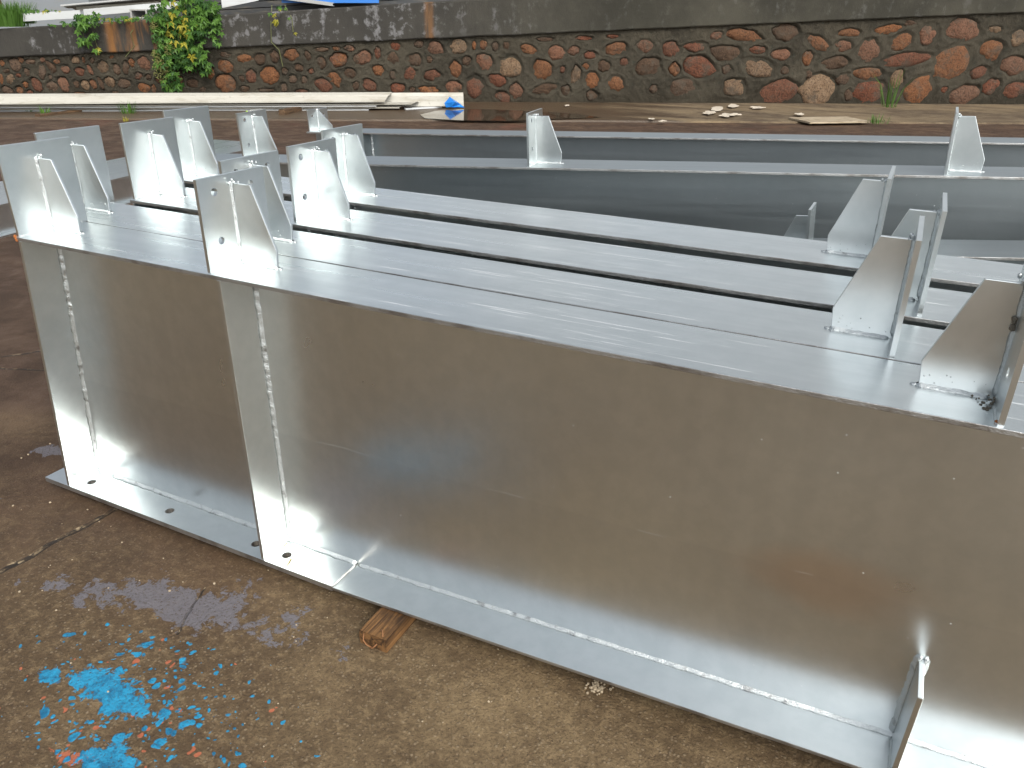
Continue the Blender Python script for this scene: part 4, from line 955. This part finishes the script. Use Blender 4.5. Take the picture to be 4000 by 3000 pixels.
climber('bushy green and yellow creeper hanging down over the stone wall',
    [(725, 60, 120, 75, 5), (700, 130, 110, 70, 4), (790, 60, 75, 70, 2.5), (690, 215, 85, 60, 3), (760, 225, 60, 45, 1.6), (670, 320, 40, 45, 1.2), (800, 260, 28, 32, .6), (615, 60, 45, 60, 1.0), (850, 120, 22, 60, .5), (645, 250, 40, 50, .8)], 290, 480,
    [(690, 45, 45, 60), (705, 130, 60, 45), (740, 110, 30, 25), (745, 205, 18, 15)], .095,
    [[(700, 5, -.1), (690, 80, .12), (700, 160, .16), (680, 250, .14), (670, 340, .12)], [(760, 5, -.1), (775, 90, .12), (790, 170, .15), (800, 270, .12)], [(720, 10, -.1), (730, 120, .15), (760, 230, .12)], [(640, 20, -.1), (620, 120, .10), (612, 210, .08), (600, 300, .08)]],
    heads=[(662, 190, 26), (620, 250, 28), (635, 290, 30), (608, 215, 18), (600, 100, 16), (640, 270, 20)])
climber('small dark green creeper sprig hanging over the band at left', [(315, 90, 30, 40, 3), (360, 65, 25, 20, 2), (328, 160, 20, 14, 1), (362, 140, 20, 10, .8), (382, 190, 12, 8, .4)], 60, 40, [(362, 140, 22, 16), (382, 190, 16, 10)], .085,
    [[(330, 60, -.05), (322, 110, .09), (330, 165, .09)], [(355, 60, -.05), (365, 140, .08), (384, 195, .07)]], name='creeper_sprig')
climber('thin creeper runner trailing alone down the band', [(1062, 55, 12, 10, 1), (1075, 85, 8, 8, .5), (1130, 60, 14, 12, 1), (1148, 125, 8, 5, .4), (1100, 30, 14, 12, 1)], 16, 0, [(1100, 60, 90, 90)], .06,
    [[(1062, 20, -.05), (1058, 100, .08), (1060, 165, .08), (1090, 195, .07), (1105, 260, .05)], [(1112, 20, -.05), (1140, 70, .08), (1145, 125, .08)]], name='creeper_runner')
climber('thin wiry runner dangling right of the bushy creeper', [(840, 70, 25, 30, 1), (820, 120, 25, 30, 1)], 14, 0, [], .05,
    [[(820, 20, -.05), (850, 80, .1), (868, 125, .09)], [(560, 60, -.05), (510, 130, .08), (525, 180, .07), (490, 222, .06)]], name='creeper_runner')
climber('low green and yellow weeds along the wall top under the white channels', [(330, 95, 60, 12, 1), (430, 78, 70, 10, 1), (490, 72, 60, 10, 1), (230, 92, 60, 8, .6), (130, 45, 60, 8, .4), (200, 42, 40, 8, .5)], 70, 60, [(210, 40, 60, 12), (440, 75, 80, 12)], .05, [], name='weed_row')
def tuft(label, base, n, h, spread, mats, name='grass_tuft', cat='grass'):
    e = empty(name, base); tag(e, label, cat)
    mb = MB()
    for i in range(n):
        a = rnd.uniform(0, 6.283); q = spread * math.sqrt(rnd.random()); hh = h * rnd.uniform(.5, 1.1); wd = .004 + .006 * h
        p = Vector((math.cos(a) * q, math.sin(a) * q, 0)); ln = Vector((math.cos(a), math.sin(a), 0)) * hh * rnd.uniform(.1, .7)
        sd = Vector((-math.sin(a), math.cos(a), 0)) * wd
        b1 = p + ln * .4 + Vector((0, 0, hh * .65)); b2 = p + ln + Vector((0, 0, hh))
        mb.add([p - sd, p + sd, b1 + sd * .8, b1 - sd * .8, b2], [(0, 1, 2, 3), (3, 2, 4)])
    mb.build('blades', mats, e); return e
tuft('green grassy bush on the terrace at the far left', at_wall(35, 104, -.15), 420, .36, .30, M['leaf'])
tuft('second grassy clump beside the white channel at far left', at_wall(85, 92, -.4), 220, .32, .22, M['leaf'])
tuft('small bright weed by the sheets at far left', at_z(125, 442, 0), 40, .16, .08, M['leaf'], 'weed', 'weed')
tuft('small green weed beside the half-buried plank', at_z(178, 455, 0), 40, .14, .07, M['leaf'], 'weed', 'weed')
tuft('leafy green weed at the foot of the stack above the left brackets', at_z(503, 450, 0), 60, .18, .10, M['leaf'], 'weed', 'weed')
tuft('tiny yellow flowering weed behind the left brackets', at_z(492, 474, 0), 16, .07, .04, M['leafy'], 'weed', 'weed')
tuft('tall thin weed growing at the wall foot at right', at_z(3470, 418, .03), 14, .62, .12, M['leaf'], 'weed', 'weed')
tuft('low weed on the sandy strip beside the slab board', at_z(3430, 482, .03), 40, .12, .14, M['leaf'], 'weed', 'weed')
